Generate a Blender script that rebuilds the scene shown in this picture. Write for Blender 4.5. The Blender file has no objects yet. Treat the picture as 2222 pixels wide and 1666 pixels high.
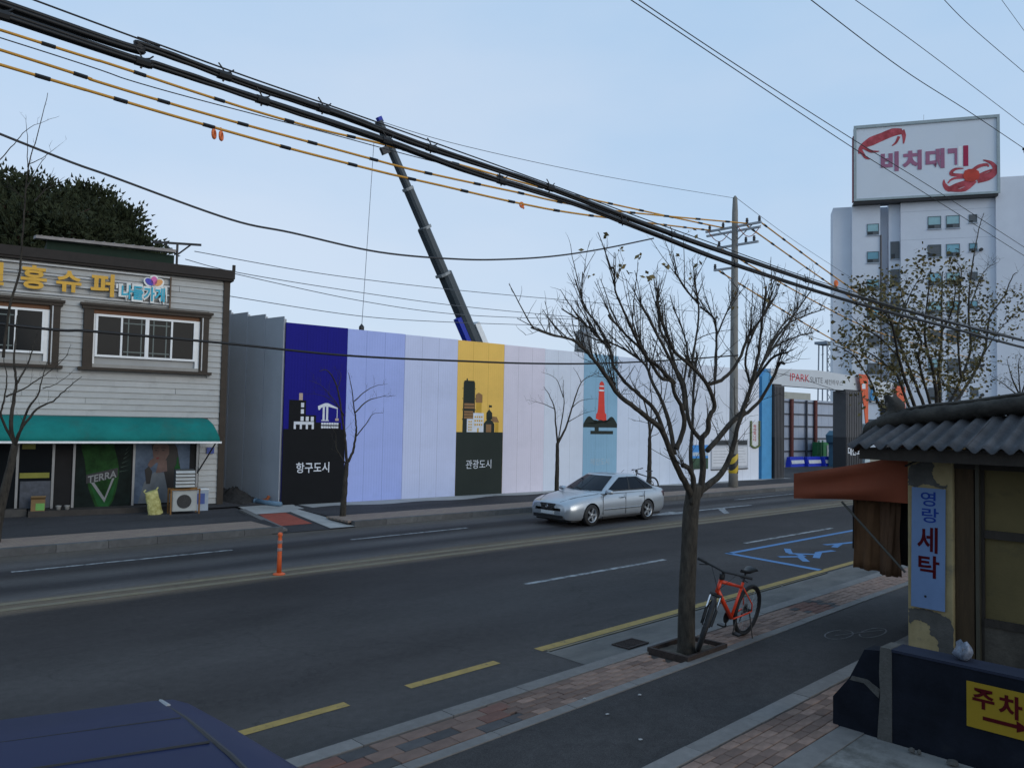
import bpy, math, random
from mathutils import Vector, Matrix, noise
R = math.radians
scene = bpy.context.scene
col = scene.collection
random.seed(7)

# ------------------------------------------------------------------ camera
FPX, PW, PH, CAMH = 1730.0, 2222.0, 1666.0, 2.9
_t, _p, _r = R(46.8), R(2.6), R(1.1)
FW = Vector((math.cos(_t)*math.cos(_p), math.sin(_t)*math.cos(_p), math.sin(_p)))
_rt = Vector((math.sin(_t), -math.cos(_t), 0)); _up = _rt.cross(FW)
RT = _rt*math.cos(_r)+_up*math.sin(_r); UP = _up*math.cos(_r)-_rt*math.sin(_r)
cam_d = bpy.data.cameras.new('camera'); cam = bpy.data.objects.new('camera', cam_d); col.objects.link(cam)
cam_d.sensor_width = 36; cam_d.lens = 36*FPX/PW; cam_d.clip_start = .05; cam_d.clip_end = 2000
cam.matrix_world = Matrix((( RT.x, UP.x, -FW.x, 0), (RT.y, UP.y, -FW.y, 0), (RT.z, UP.z, -FW.z, CAMH), (0, 0, 0, 1)))
scene.camera = cam

# ------------------------------------------------------------------ sky, sun, exposure
SUN_EL, SUN_AZ = 13, 280          # azimuth of the sun measured from +X counter-clockwise
w = bpy.data.worlds.new('World'); scene.world = w; w.use_nodes = True
nt = w.node_tree; bg = nt.nodes['Background']
sky = nt.nodes.new('ShaderNodeTexSky'); sky.sky_type = 'NISHITA'; sky.sun_disc = False
sky.sun_elevation = R(SUN_EL); sky.sun_rotation = R(90-SUN_AZ)
sky.air_density = 1.0; sky.dust_density = 1.0; sky.ozone_density = 2.0
veil = nt.nodes.new('ShaderNodeMix'); veil.data_type = 'RGBA'; veil.blend_type = 'MIX'
veil.inputs[0].default_value = .88
nt.links.new(sky.outputs[0], veil.inputs[6])
# thin high cloud over the whole sky: soft streaks, thicker low down where one looks through more of it
_tc = nt.nodes.new('ShaderNodeTexCoord'); _mp = nt.nodes.new('ShaderNodeMapping'); _mp.inputs['Scale'].default_value = (1, 1, 2.6); _ns = nt.nodes.new('ShaderNodeTexNoise'); _ns.inputs['Scale'].default_value = 1.7; _ns.inputs['Detail'].default_value = 5; _ns.inputs['Roughness'].default_value = .5
_sp = nt.nodes.new('ShaderNodeSeparateXYZ'); _mr = nt.nodes.new('ShaderNodeMapRange'); _mr.inputs[1].default_value = -.02; _mr.inputs[2].default_value = .75; _mr.inputs[3].default_value = .95; _mr.inputs[4].default_value = .0
_ma = nt.nodes.new('ShaderNodeMath'); _ma.operation = 'MULTIPLY_ADD'; _ma.inputs[1].default_value = 1.5; _ma.use_clamp = True; _sb = nt.nodes.new('ShaderNodeMath'); _sb.operation = 'SUBTRACT'; _sb.inputs[1].default_value = .45
_cl = nt.nodes.new('ShaderNodeMix'); _cl.data_type = 'RGBA'; _cl.inputs[6].default_value = (3.2, 4.95, 7.1, 1); _cl.inputs[7].default_value = (5.15, 6.05, 7.35, 1)
nt.links.new(_tc.outputs['Generated'], _mp.inputs[0]); nt.links.new(_mp.outputs[0], _ns.inputs['Vector']); nt.links.new(_tc.outputs['Generated'], _sp.inputs[0]); nt.links.new(_sp.outputs['Z'], _mr.inputs[0])
nt.links.new(_ns.outputs['Fac'], _sb.inputs[0]); nt.links.new(_sb.outputs[0], _ma.inputs[0]); nt.links.new(_mr.outputs[0], _ma.inputs[2]); nt.links.new(_ma.outputs[0], _cl.inputs[0]); nt.links.new(_cl.outputs[2], veil.inputs[7])
nt.links.new(veil.outputs[2], bg.inputs[0]); bg.inputs[1].default_value = .118
sun_d = bpy.data.lights.new('sun', 'SUN'); sun_d.energy = 1.1; sun_d.angle = R(40); sun_d.color = (1, .94, .85)
sun = bpy.data.objects.new('sun', sun_d); col.objects.link(sun)
sd = Vector((math.cos(R(SUN_EL))*math.cos(R(SUN_AZ)), math.cos(R(SUN_EL))*math.sin(R(SUN_AZ)), math.sin(R(SUN_EL))))
sun.rotation_euler = sd.to_track_quat('Z', 'Y').to_euler(); sun.location = (0, 0, 40)
vs = scene.view_settings; vs.view_transform = 'Standard'; vs.look = 'None'; vs.gamma = 1; vs.use_curve_mapping = False
vs.exposure = 0.12
scene.cycles.use_denoising = True
scene.cycles.max_bounces = 6

# ------------------------------------------------------------------ helpers
def at(x, y, Y=None, X=None, Z=None, D=None):
    """a surveyed sight line: where it meets a plane of the place"""
    d = FW+RT*((x-PW/2)/FPX)-UP*((y-PH/2)/FPX)
    if Y is not None: t = Y/d.y
    elif X is not None: t = X/d.x
    elif Z is not None: t = (Z-CAMH)/d.z
    else: t = D
    return Vector((0, 0, CAMH))+d*t

class MB:
    def __init__(s): s.v = []; s.f = []; s.m = []
    def add(s, vs, fs, mi=0):
        o = len(s.v); s.v += [tuple(p) for p in vs]; s.f += [tuple(i+o for i in f) for f in fs]; s.m += [mi]*len(fs); return s
    def box(s, x0, x1, y0, y1, z0, z1, mi=0, T=None):
        vs = [Vector((x, y, z)) for z in (z0, z1) for y in (y0, y1) for x in (x0, x1)]
        if T: vs = [T @ q for q in vs]
        return s.add(vs, [(0,2,3,1),(4,5,7,6),(0,1,5,4),(2,6,7,3),(0,4,6,2),(1,3,7,5)], mi)
    def cbox(s, c, sx, sy, sz, mi=0, T=None):
        return s.box(c[0]-sx/2, c[0]+sx/2, c[1]-sy/2, c[1]+sy/2, c[2]-sz/2, c[2]+sz/2, mi, T)
    def poly(s, pts, mi=0): return s.add(pts, [tuple(range(len(pts)))], mi)
    def extr(s, pts, d, mi=0):
        d = Vector(d); a = [Vector(q) for q in pts]; n = len(a)
        return s.add(a+[q+d for q in a], [tuple(range(n))[::-1], tuple(range(n, 2*n))]+[(i, (i+1) % n, n+(i+1) % n, n+i) for i in range(n)], mi)
    def rect(s, x0, x1, z0, z1, y, th=.003, mi=0):      # thin print on a wall facing -y
        return s.box(x0, x1, y-th, y, z0, z1, mi)
    def shape(s, pts, y, th=.003, mi=0): return s.extr([(a, y, b) for a, b in pts], (0, -th, 0), mi)
    def tube(s, pts, rad, n=6, mi=0, cap=True):
        pts = [Vector(q) for q in pts]; N = len(pts)
        if not hasattr(rad, '__len__'): rad = [rad]*N
        up = Vector((0, 0, 1)); vs = []; u = None
        for i, q in enumerate(pts):
            d = (pts[min(i+1, N-1)]-pts[max(i-1, 0)])
            if d.length < 1e-9: d = Vector((0, 0, 1))
            d.normalize()
            if u is None: u = d.cross(Vector((0, 0, 1)) if abs(d.z) < .9 else Vector((1, 0, 0)))
            u = (u-d*u.dot(d)); u.normalize(); b = d.cross(u)
            for j in range(n):
                a = 2*math.pi*j/n; vs.append(q+(u*math.cos(a)+b*math.sin(a))*rad[i])
        fs = [(i*n+j, i*n+(j+1) % n, (i+1)*n+(j+1) % n, (i+1)*n+j) for i in range(N-1) for j in range(n)]
        if cap: fs += [tuple(range(n))[::-1], tuple(range((N-1)*n, N*n))]
        return s.add(vs, fs, mi)
    def lathe(s, prof, n=16, T=None, mi=0, cap=True):               # prof: (r, z) about local z
        vs = [Vector((r*math.cos(2*math.pi*j/n), r*math.sin(2*math.pi*j/n), z)) for r, z in prof for j in range(n)]
        if T: vs = [T @ q for q in vs]
        N = len(prof)
        fs = [(i*n+j, i*n+(j+1) % n, (i+1)*n+(j+1) % n, (i+1)*n+j) for i in range(N-1) for j in range(n)]
        if cap: fs += [tuple(range(n))[::-1], tuple(range((N-1)*n, N*n))]
        return s.add(vs, fs, mi)
    def torus(s, R0, r, n=28, m=6, T=None, mi=0):         # about local y
        vs = [Vector(((R0+r*math.cos(b))*math.cos(a), r*math.sin(b), (R0+r*math.cos(b))*math.sin(a))) for a in [2*math.pi*i/n for i in range(n)] for b in [2*math.pi*j/m for j in range(m)]]
        if T: vs = [T @ q for q in vs]
        return s.add(vs, [(i*m+j, i*m+(j+1) % m, ((i+1) % n)*m+(j+1) % m, ((i+1) % n)*m+j) for i in range(n) for j in range(m)], mi)
    def grid(s, P, mi=0, closed=False):                    # P rows of points
        nr, nc = len(P), len(P[0]); o = [q for row in P for q in row]
        return s.add(o, [(i*nc+j, i*nc+(j+1) % nc, (i+1)*nc+(j+1) % nc, (i+1)*nc+j) for i in range(nr-1) for j in range(nc if closed else nc-1)], mi)
    def mesh(s, name, mats, smooth=False):
        me = bpy.data.meshes.new(name); me.from_pydata([tuple(q) for q in s.v], [], s.f)
        for m in (mats if isinstance(mats, (list, tuple)) else [mats]): me.materials.append(m)
        if any(s.m): me.polygons.foreach_set('material_index', s.m)
        if smooth: me.polygons.foreach_set('use_smooth', [True]*len(s.f))
        me.update(); return me
    def build(s, name, mats, parent=None, smooth=False, bevel=0, label=None, seg=2):
        o = bpy.data.objects.new(name, s.mesh(name, mats, smooth)); col.objects.link(o)
        if parent: o.parent = parent
        if bevel:
            b = o.modifiers.new('bevel', 'BEVEL'); b.width = bevel; b.segments = seg; b.limit_method = 'ANGLE'; b.angle_limit = R(40)
        if label: o['label'] = label
        return o

def tag(o, label, cat, group=None, kind=None):
    if label: o['label'] = label
    if cat: o['category'] = cat
    if group: o['group'] = group
    if kind: o['kind'] = kind
    return o
def empty(name, loc=(0, 0, 0), rz=0, label=None, cat=None, group=None, kind=None, rot=None):
    o = bpy.data.objects.new(name, None); col.objects.link(o); o.location = loc
    o.rotation_euler = rot if rot else (0, 0, rz); o.empty_display_size = .2
    return tag(o, label, cat, group, kind)
def copy_tree(o, parent=None):
    c = o.copy(); col.objects.link(c); c.parent = parent
    for ch in o.children: copy_tree(ch, c)
    return c
def inst(src, name, parent, loc=(0, 0, 0), rot=(0, 0, 0), sc=(1, 1, 1)):
    o = bpy.data.objects.new(name, src); col.objects.link(o); o.parent = parent; o.location = loc; o.rotation_euler = rot; o.scale = sc; return o

MATS = {}
def M(name, c, rough=.75, var=.12, sc=3.0, bump=0.0, bsc=60.0, metal=0.0, spec=.35, c2=None, rnd=0.0, stretch=None, coat=0.0, dirt=None):
    """procedural principled material: two octaves of mottling, per-object tint, fine bump"""
    if name in MATS: return MATS[name]
    m = bpy.data.materials.new(name); m.use_nodes = True; t = m.node_tree; N, L = t.nodes, t.links
    b = N['Principled BSDF']; b.inputs['Roughness'].default_value = rough; b.inputs['Metallic'].default_value = metal
    b.inputs['Specular IOR Level'].default_value = spec; b.inputs['Coat Weight'].default_value = coat
    tc = N.new('ShaderNodeTexCoord'); mp = N.new('ShaderNodeMapping'); L.new(tc.outputs['Object'], mp.inputs[0])
    if stretch: mp.inputs['Scale'].default_value = stretch
    n1 = N.new('ShaderNodeTexNoise'); n1.inputs['Scale'].default_value = sc; n1.inputs['Detail'].default_value = 6; n1.inputs['Roughness'].default_value = .65
    L.new(mp.outputs[0], n1.inputs['Vector'])
    cr = N.new('ShaderNodeValToRGB'); e = cr.color_ramp.elements; e[0].position = .3; e[1].position = .72
    lo = [max(0, q*(1-var)) for q in c]; hi = [min(1, q*(1+var)) for q in (c2 or c)]
    e[0].color = (*lo, 1); e[1].color = (*hi, 1); L.new(n1.outputs['Fac'], cr.inputs[0]); out = cr.outputs[0]
    if rnd:
        oi = N.new('ShaderNodeObjectInfo'); hs = N.new('ShaderNodeHueSaturation'); mr = N.new('ShaderNodeMapRange')
        mr.inputs[3].default_value = 1-rnd; mr.inputs[4].default_value = 1+rnd; L.new(oi.outputs['Random'], mr.inputs[0])
        L.new(mr.outputs[0], hs.inputs['Value']); L.new(out, hs.inputs['Color']); out = hs.outputs[0]
    if dirt:
        n3 = N.new('ShaderNodeTexNoise'); n3.inputs['Scale'].default_value = dirt[1]; n3.inputs['Detail'].default_value = 8; n3.inputs['Roughness'].default_value = .7
        L.new(tc.outputs['Object'], n3.inputs['Vector']); r3 = N.new('ShaderNodeValToRGB'); r3.color_ramp.elements[0].position = dirt[2]; r3.color_ramp.elements[1].position = dirt[2]+dirt[3]
        mx = N.new('ShaderNodeMix'); mx.data_type = 'RGBA'; L.new(n3.outputs['Fac'], r3.inputs[0]); L.new(r3.outputs[0], mx.inputs[0]); L.new(out, mx.inputs[6]); mx.inputs[7].default_value = (*dirt[0], 1); out = mx.outputs[2]
    L.new(out, b.inputs['Base Color'])
    if bump:
        n2 = N.new('ShaderNodeTexNoise'); n2.inputs['Scale'].default_value = bsc; n2.inputs['Detail'].default_value = 5; L.new(mp.outputs[0], n2.inputs['Vector'])
        bp = N.new('ShaderNodeBump'); bp.inputs['Strength'].default_value = bump; bp.inputs['Distance'].default_value = .02; L.new(n2.outputs['Fac'], bp.inputs['Height']); L.new(bp.outputs[0], b.inputs['Normal'])
    MATS[name] = m; return m
def H(h):   # sRGB hex -> linear albedo
    return tuple((lambda q: q/12.92 if q < .04045 else ((q+.055)/1.055)**2.4)(int(h[i:i+2], 16)/255) for i in (0, 2, 4))

def text(name, s, parent, mat, x0, x1, z0, z1, y, th=.004, bold=0.0, label=None, T=None, shear=0):
    """lettering as a thin mesh filling a box on a wall that faces local -y"""
    cu = bpy.data.curves.new(name, 'FONT'); cu.body = s; cu.size = 1; cu.offset = bold; cu.shear = shear; cu.resolution_u = 3
    ob = bpy.data.objects.new(name, cu); me0 = ob.to_mesh(); vs = [q.co.copy() for q in me0.vertices]; fs = [tuple(p.vertices) for p in me0.polygons]
    ob.to_mesh_clear(); bpy.data.objects.remove(ob); bpy.data.curves.remove(cu)
    ax, bx_ = min(q.x for q in vs), max(q.x for q in vs); ay, by = min(q.y for q in vs), max(q.y for q in vs)
    P = [Vector((x0+(q.x-ax)/(bx_-ax)*(x1-x0), y-th, z0+(q.y-ay)/(by-ay)*(z1-z0))) for q in vs]
    # rim walls so that letters have thickness
    mb = MB(); mb.add(P, fs)
    cnt = {}
    for f in fs:
        for i in range(len(f)):
            e = (f[i], f[(i+1) % len(f)]); cnt[tuple(sorted(e))] = cnt.get(tuple(sorted(e)), []) + [e]
    rim = [v[0] for v in cnt.values() if len(v) == 1]
    for a, b2 in rim: mb.add([P[a], P[b2], P[b2]+Vector((0, th*.9, 0)), P[a]+Vector((0, th*.9, 0))], [(0, 1, 2, 3)])
    if T: mb.v = [tuple(T @ Vector(q)) for q in mb.v]
    return mb.build(name, mat, parent, label=label)

def spline(pts, n=6):
    pts = [Vector(q) for q in pts]; out = []
    for i in range(len(pts)-1):
        p0, p1, p2, p3 = pts[max(i-1, 0)], pts[i], pts[i+1], pts[min(i+2, len(pts)-1)]
        for k in range(n):
            t = k/n; out.append(.5*((2*p1)+(p2-p0)*t+(2*p0-5*p1+4*p2-p3)*t*t+(3*p1-p0-3*p2+p3)*t**3))
    return out+[pts[-1]]

# ------------------------------------------------------------------ materials shared
steel = M('galvanised_steel', (.32, .34, .36), .5, .15, 6, metal=.6)
dark_metal = M('dark_metal', (.03, .03, .032), .5, .2, 8)
black_rub = M('black_rubber', (.016, .016, .017), .65, .2, 10, .2, 80)
white_paint = M('white_frame', (.72, .74, .75), .45, .06, 5)
concrete = M('concrete', (.25, .245, .23), .9, .2, 2.2, .35, 70, c2=(.3, .29, .27), dirt=((.12, .12, .115), 1.1, .52, .25))
granite = M('kerb_granite', (.16, .152, .145), .85, .16, 9, .3, 120, rnd=.12, dirt=((.1, .1, .1), 3, .55, .3))
glass_dark = M('dark_glass', (.008, .010, .012), .1, .1, 2, spec=.08)
bark = M('bark', (.024, .02, .016), .95, .4, 14, .8, 45, c2=(.044, .038, .03), stretch=(1, 1, .35))
# ------------------------------------------------------------------ ground, road, pavements
def asphalt(name, base, bands=None, y0=0, y1=1, patch=.25, rough=.82):
    m = bpy.data.materials.new(name); m.use_nodes = True; t = m.node_tree; N, L = t.nodes, t.links; b = N['Principled BSDF']
    tc = N.new('ShaderNodeTexCoord')
    def nz(s, d, st=(1, 1, 1), ro=.6):
        mp = N.new('ShaderNodeMapping'); mp.inputs['Scale'].default_value = st; L.new(tc.outputs['Object'], mp.inputs[0])
        n = N.new('ShaderNodeTexNoise'); n.inputs['Scale'].default_value = s; n.inputs['Detail'].default_value = d; n.inputs['Roughness'].default_value = ro; L.new(mp.outputs[0], n.inputs['Vector']); return n
    if bands:
        sep = N.new('ShaderNodeSeparateXYZ'); L.new(tc.outputs['Object'], sep.inputs[0])
        wob = nz(.35, 3, (.4, 1, 1)); ma = N.new('ShaderNodeMath'); ma.operation = 'MULTIPLY_ADD'; L.new(wob.outputs['Fac'], ma.inputs[0]); ma.inputs[1].default_value = .7; L.new(sep.outputs['Y'], ma.inputs[2])
        mr = N.new('ShaderNodeMapRange'); mr.inputs[1].default_value = y0+.35; mr.inputs[2].default_value = y1+.35; L.new(ma.outputs[0], mr.inputs[0])
        cr = N.new('ShaderNodeValToRGB'); cr.color_ramp.interpolation = 'EASE'; els = cr.color_ramp.elements
        for i, (yy, c) in enumerate(bands):
            f_ = (yy-y0)/(y1-y0)
            if i == 0: els.remove(els[1]); els[0].position = f_; els[0].color = (*c, 1)
            else: e = els.new(f_); e.color = (*c, 1)
        L.new(mr.outputs[0], cr.inputs[0]); c0 = cr.outputs[0]
    else:
        rgb = N.new('ShaderNodeRGB'); rgb.outputs[0].default_value = (*base, 1); c0 = rgb.outputs[0]
    big = nz(.5, 5, (.5, 1.2, 1)); fine = nz(130, 2); mid = nz(9, 6, (1, 1, 1), .7)
    def mul(src, n, lo, hi, p0=.3, p1=.7):
        r = N.new('ShaderNodeMapRange'); r.inputs[1].default_value = p0; r.inputs[2].default_value = p1; r.inputs[3].default_value = lo; r.inputs[4].default_value = hi; L.new(n.outputs['Fac'], r.inputs[0])
        v = N.new('ShaderNodeVectorMath'); v.operation = 'SCALE'; L.new(src, v.inputs[0]); L.new(r.outputs[0], v.inputs['Scale']); return v.outputs[0]
    wm = N.new('ShaderNodeVectorMath'); wm.operation = 'MULTIPLY'; L.new(c0, wm.inputs[0]); wm.inputs[1].default_value = (1, .89, .84); c0 = wm.outputs[0]
    c1 = mul(c0, big, .86*(1-patch*1.5), .86*(1+patch*1.5)); c1 = mul(c1, fine, .62, 1.5); c1 = mul(c1, mid, .85, 1.15)
    vor = N.new('ShaderNodeTexVoronoi'); vor.feature = 'DISTANCE_TO_EDGE'; vor.inputs['Scale'].default_value = .33
    wn = nz(1.3, 6); vm = N.new('ShaderNodeVectorMath'); vm.operation = 'MULTIPLY_ADD'; L.new(wn.outputs['Color'], vm.inputs[0]); vm.inputs[1].default_value = (1.6, 1.6, 0); L.new(tc.outputs['Object'], vm.inputs[2]); L.new(vm.outputs[0], vor.inputs['Vector'])
    cr2 = N.new('ShaderNodeMapRange'); cr2.inputs[1].default_value = .0; cr2.inputs[2].default_value = .006; cr2.inputs[3].default_value = .8; cr2.inputs[4].default_value = 1; L.new(vor.outputs['Distance'], cr2.inputs[0])
    v2 = N.new('ShaderNodeVectorMath'); v2.operation = 'SCALE'; L.new(c1, v2.inputs[0]); L.new(cr2.outputs[0], v2.inputs['Scale'])
    L.new(v2.outputs[0], b.inputs['Base Color']); b.inputs['Roughness'].default_value = rough; b.inputs['Specular IOR Level'].default_value = .12
    bp = N.new('ShaderNodeBump'); bp.inputs['Strength'].default_value = .35; bp.inputs['Distance'].default_value = .01; L.new(fine.outputs['Fac'], bp.inputs['Height']); L.new(bp.outputs[0], b.inputs['Normal'])
    return m

soil = M('bare_ground', (.12, .11, .095), .95, .3, .6, .4, 30)
g = MB().poly([(-400, -300, -.04), (600, -300, -.04), (600, 600, -.04), (-400, 600, -.04)]).build('ground', soil); g['kind'] = 'structure'

dk, md, lt, tan = (.044, .044, .046), (.056, .057, .059), (.085, .092, .098), (.15, .125, .085)
road_mat = asphalt('road_asphalt', md, [(6.4, (.07, .073, .075)), (8.2, (.056, .057, .059)), (9.8, (.064, .066, .068)), (11.2, (.05, .05, .052)), (13.05, (.046, .045, .046)), (13.4, (.15, .13, .1)),
     (13.95, (.145, .128, .1)), (14.3, (.1, .104, .108)), (15.0, (.045, .047, .052)), (15.7, (.095, .1, .104)), (16.35, dk), (16.75, (.046, .048, .053)), (17.2, (.1, .104, .108)), (18.3, (.115, .11, .098))], 6, 19, .16)
road = MB().poly([(-80, 5.9, 0), (160, 5.9, 0), (160, 19.6, 0), (-80, 19.6, 0)]).build('road', road_mat); road['kind'] = 'structure'

NS, FS = .031, -.03                      # slight taper of the two sides of the street
yel = M('road_yellow', (.3, .205, .055), .7, .22, 6, dirt=((.1, .085, .05), 9, .56, .12))
yel_old = M('road_yellow_worn', (.185, .15, .09), .85, .3, 5, dirt=((.165, .145, .11), 2.6, .4, .25))
wht = M('road_white_worn', (.3, .31, .315), .8, .25, 8, dirt=((.08, .08, .082), 6, .46, .14))
blu = M('road_blue', (.08, .2, .4), .75, .2, 6, dirt=((.06, .065, .075), 6, .55, .2))
def mark(name, x0, x1, y, wd, mat, z=.004, sl=0.0, xr=8.0):
    ya, yb = y+sl*(x0-xr), y+sl*(x1-xr)
    return MB().poly([(x0, ya-wd/2, z), (x1, yb-wd/2, z), (x1, yb+wd/2, z), (x0, ya+wd/2, z)]).build(name, mat, road)
mark('yellow_dash', 2.95, 4.45, 7.2, .13, yel, sl=NS); mark('yellow_dash', 5.22, 6.56, 7.2, .13, yel, sl=NS); mark('yellow_dash', .5, 2.0, 7.2, .13, yel, sl=NS)
mark('yellow_edge_line', 7.3, 60, 7.22, .15, yel, sl=NS); mark('old_yellow_line', 7.35, 15.5, 7.09, .07, yel_old, sl=NS*.9)
for x0, x1, yy in ((10, 14.15, 10.21), (17.7, 22.4, 10.4), (26.5, 31, 10.45)): mark('lane_dash', x0, x1, yy, .12, wht)
mark('centre_line', -40, 90, 13.45, .17, yel_old, sl=-.018, xr=10); mark('centre_line', -40, 90, 13.85, .17, yel_old, sl=-.018, xr=10)
for x0, x1, yy in ((10.3, 13.9, 16.45), (3.4, 7.5, 16.68), (19.3, 23, 16.9), (27.5, 33, 16.6), (-4, -.4, 16.7)): mark('lane_dash', x0, x1, yy, .11, wht)
a = MB()
a.poly([(21.9, 15.2, .004), (26.2, 15.1, .004), (26.2, 15.28, .004), (21.9, 15.36, .004)]); a.poly([(20.2, 15.28, .004), (21.9, 14.95, .004), (21.9, 15.62, .004)])
a.poly([(22.9, 14.2, .0045), (23.2, 14.2, .0045), (24.4, 15.14, .0045), (24.0, 15.14, .0045)]); a.build('arrow_marking', wht, road)
mark('blue_bay_line', 16.0, 24.5, 9.8, .14, blu); MB().poly([(15.92, 9.87, .004), (16.1, 9.87, .004), (15.8, 7.5, .004), (15.6, 7.5, .004)]).build('blue_bay_line', blu, road)
for pts in (((16.5, 8.86), (17.0, 8.54), (17.25, 8.82)), ((16.95, 8.6), (16.42, 8.18)), ((17.05, 8.27), (17.85, 8.6), (18.4, 8.5)), ((17.55, 8.48), (17.1, 8.95)), ((17.2, 8.98), (17.75, 9.32)), ((18.9, 8.72), (19.6, 8.9), (20.2, 8.78)), ((19.1, 9.05), (19.6, 8.9))):
    s_ = MB()
    for (xa, ya), (xb, yb) in zip(pts, pts[1:]):
        n = Vector((ya-yb, xb-xa)).normalized()*.075
        s_.poly([(xa-n.x, ya-n.y, .004+random.random()*.001), (xb-n.x, yb-n.y, .0045), (xb+n.x, yb+n.y, .0045), (xa+n.x, ya+n.y, .004)])
    s_.build('blue_bay_letter', blu, road)
gut = M('gutter_concrete', (.105, .1, .094), .9, .2, 1.4, .3, 80, c2=(.135, .128, .118), dirt=((.06, .062, .064), 1.2, .52, .25), stretch=(.6, 1.5, 1))
MB().poly([(7.3, 6.0, .004), (60, 7.6, .004), (60, 8.65, .004), (7.3, 7.06, .004)]).build('gutter_strip', gut, road)

# ---- near pavement (a raised strip: kerb, bricks, edging, cycle lane, inner kerb, bricks)
NPV = empty('near_pavement', (8, 0, 0), math.atan(NS), kind='structure')
mortar = M('mortar_sand', (.05, .046, .042), .95, .25, 6, .3, 80)
MB().box(-70, 70, -12, 6.12, -.03, .118).build('pavement_bed', mortar, NPV)
stone = MB().box(-.496, .496, 0, .18, -.05, .15).mesh('kerb_stone', granite)
for i in range(-9, 40): inst(stone, 'kerb_stone', NPV, (i+.5, 5.93, random.uniform(-.003, .003)))
edge = MB().box(-.496, .496, 0, .125, -.05, .15).mesh('edging_stone', granite)
for i in range(-9, 30): inst(edge, 'edging_stone', NPV, (i+.5, 5.29, random.uniform(-.003, .002)))
inner = MB().box(-.496, .496, 0, .18, -.05, .152).mesh('kerb_stone', granite)
for i in range(-9, 30): inst(inner, 'kerb_stone', NPV, (i+.5, 3.89, random.uniform(-.003, .004)))
cyc = asphalt('cycle_lane_asphalt', (.05, .053, .056), patch=.25)
MB().box(-70, 70, 4.075, 5.285, .0, .142).build('cycle_lane', cyc, NPV)
chalk = M('chalk', (.14, .142, .145), .9, .3, 10, dirt=((.055, .057, .06), 14, .45, .2))
p0 = Matrix.Translation(Vector((-8, 0, 0)))
def chalkring(cx, cy, rx, ry, ph):
    q = []
    for i in range(29):
        t_ = i/28*2*math.pi*.96+ph; q.append((cx+rx*math.cos(t_), cy+ry*math.sin(t_)))
    m_ = MB()
    for (xa, ya), (xb, yb) in zip(q, q[1:]):
        n = Vector((ya-yb, xb-xa)).normalized()*.01; m_.poly([(xa-n.x, ya-n.y, .146), (xb-n.x, yb-n.y, .146), (xb+n.x, yb+n.y, .146), (xa+n.x, ya+n.y, .146)])
    return m_
ck = chalkring(2.7, 4.72, .3, .14, .5); c2 = chalkring(3.15, 4.45, .34, .12, 2.2); ck.add(c2.v, c2.f); ck.add([(2.6, 4.75, .147), (3.4, 4.42, .147), (3.4, 4.4, .147), (2.6, 4.73, .147)], [(0, 1, 2, 3)]); ck.build('chalk_doodle', chalk, NPV)
bm_a = M('brick_pink', (.185, .122, .096), .92, .22, 7, .35, 90, rnd=.16, c2=(.215, .145, .115))
bm_r = M('brick_red', (.13, .066, .052), .92, .2, 7, .35, 90, rnd=.15)
bm_d = M('brick_dark', (.06, .058, .06), .92, .2, 7, .35, 90, rnd=.2)
bm_b = M('brick_brown', (.135, .09, .073), .92, .2, 7, .35, 90, rnd=.16)
def brickmesh(L_, W_, m):
    a, b, e = L_/2-.003, W_/2-.003, .005
    mb = MB(); P = [(-a, -b, -.05), (a, -b, -.05), (a, b, -.05), (-a, b, -.05), (-a, -b, -.006), (a, -b, -.006), (a, b, -.006), (-a, b, -.006), (-a+e, -b+e, 0), (a-e, -b+e, 0), (a-e, b-e, 0), (-a+e, b-e, 0)]
    return mb.add(P, [(0, 1, 5, 4), (1, 2, 6, 5), (2, 3, 7, 6), (3, 0, 4, 7), (4, 5, 9, 8), (5, 6, 10, 9), (6, 7, 11, 10), (7, 4, 8, 11), (8, 9, 10, 11)]).mesh('brick', m)
BR = {k_: brickmesh(.2, .1, m_) for k_, m_ in (('a', bm_a), ('r', bm_r), ('d', bm_d), ('b', bm_b))}
BL = {k_: brickmesh(.31, .155, m_) for k_, m_ in (('r', bm_r), ('d', bm_d), ('b', bm_b))}
rest = MB()
def lay(x0, x1, y0, y1, L_, W_, pick, meshes, limit):
    r = 0; n = 0; y = y0
    spots = []
    while y+W_ <= y1+.001:
        x = x0+(L_/2 if r % 2 else 0)
        while x < x1: spots.append((x+L_/2, y+W_/2)); x += L_
        y += W_; r += 1
    spots.sort(key=lambda q: q[0])
    for x, y in spots:
        if x > 3.6 and False: continue
        if .02 < x-.35 < .85 and y > 5.44 and y < 5.92 and False: continue
        z = .15+random.uniform(-.004, .003)
        if n < limit: inst(meshes[pick(x, y)], 'brick', NPV, (x, y, z), (random.uniform(-.012, .012), random.uniform(-.008, .008), random.uniform(-.012, .012))); n += 1
        else: rest.box(x-L_/2+.004, x+L_/2-.004, y-W_/2+.004, y+W_/2-.004, .1, z)
PIT = (-.1, .82)          # tree pit along the strip, local x
lay(-5.4, -4.6, 5.42, 5.93, .2, .1, lambda x, y: 'b', BR, 60)
lay(-4.6, -2.6, 5.43, 5.90, .31, .155, lambda x, y: random.choice('bdbdbr'), BL, 60)
lay(-2.6, PIT[0], 5.42, 5.93, .2, .1, lambda x, y: random.choice('aaaab') if x > -1.4 else random.choice('bbba'), BR, 90)
lay(PIT[1], 5.2, 5.42, 5.93, .2, .1, lambda x, y: ('d' if (3.55 < x < 3.72 or 4.3 < x < 4.48) else 'r' if 3.72 < x < 4.3 else random.choice('aaaaab')), BR, 130)
lay(5.2, 12, 5.42, 5.93, .2, .1, lambda x, y: 'a', BR, 0)
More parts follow.
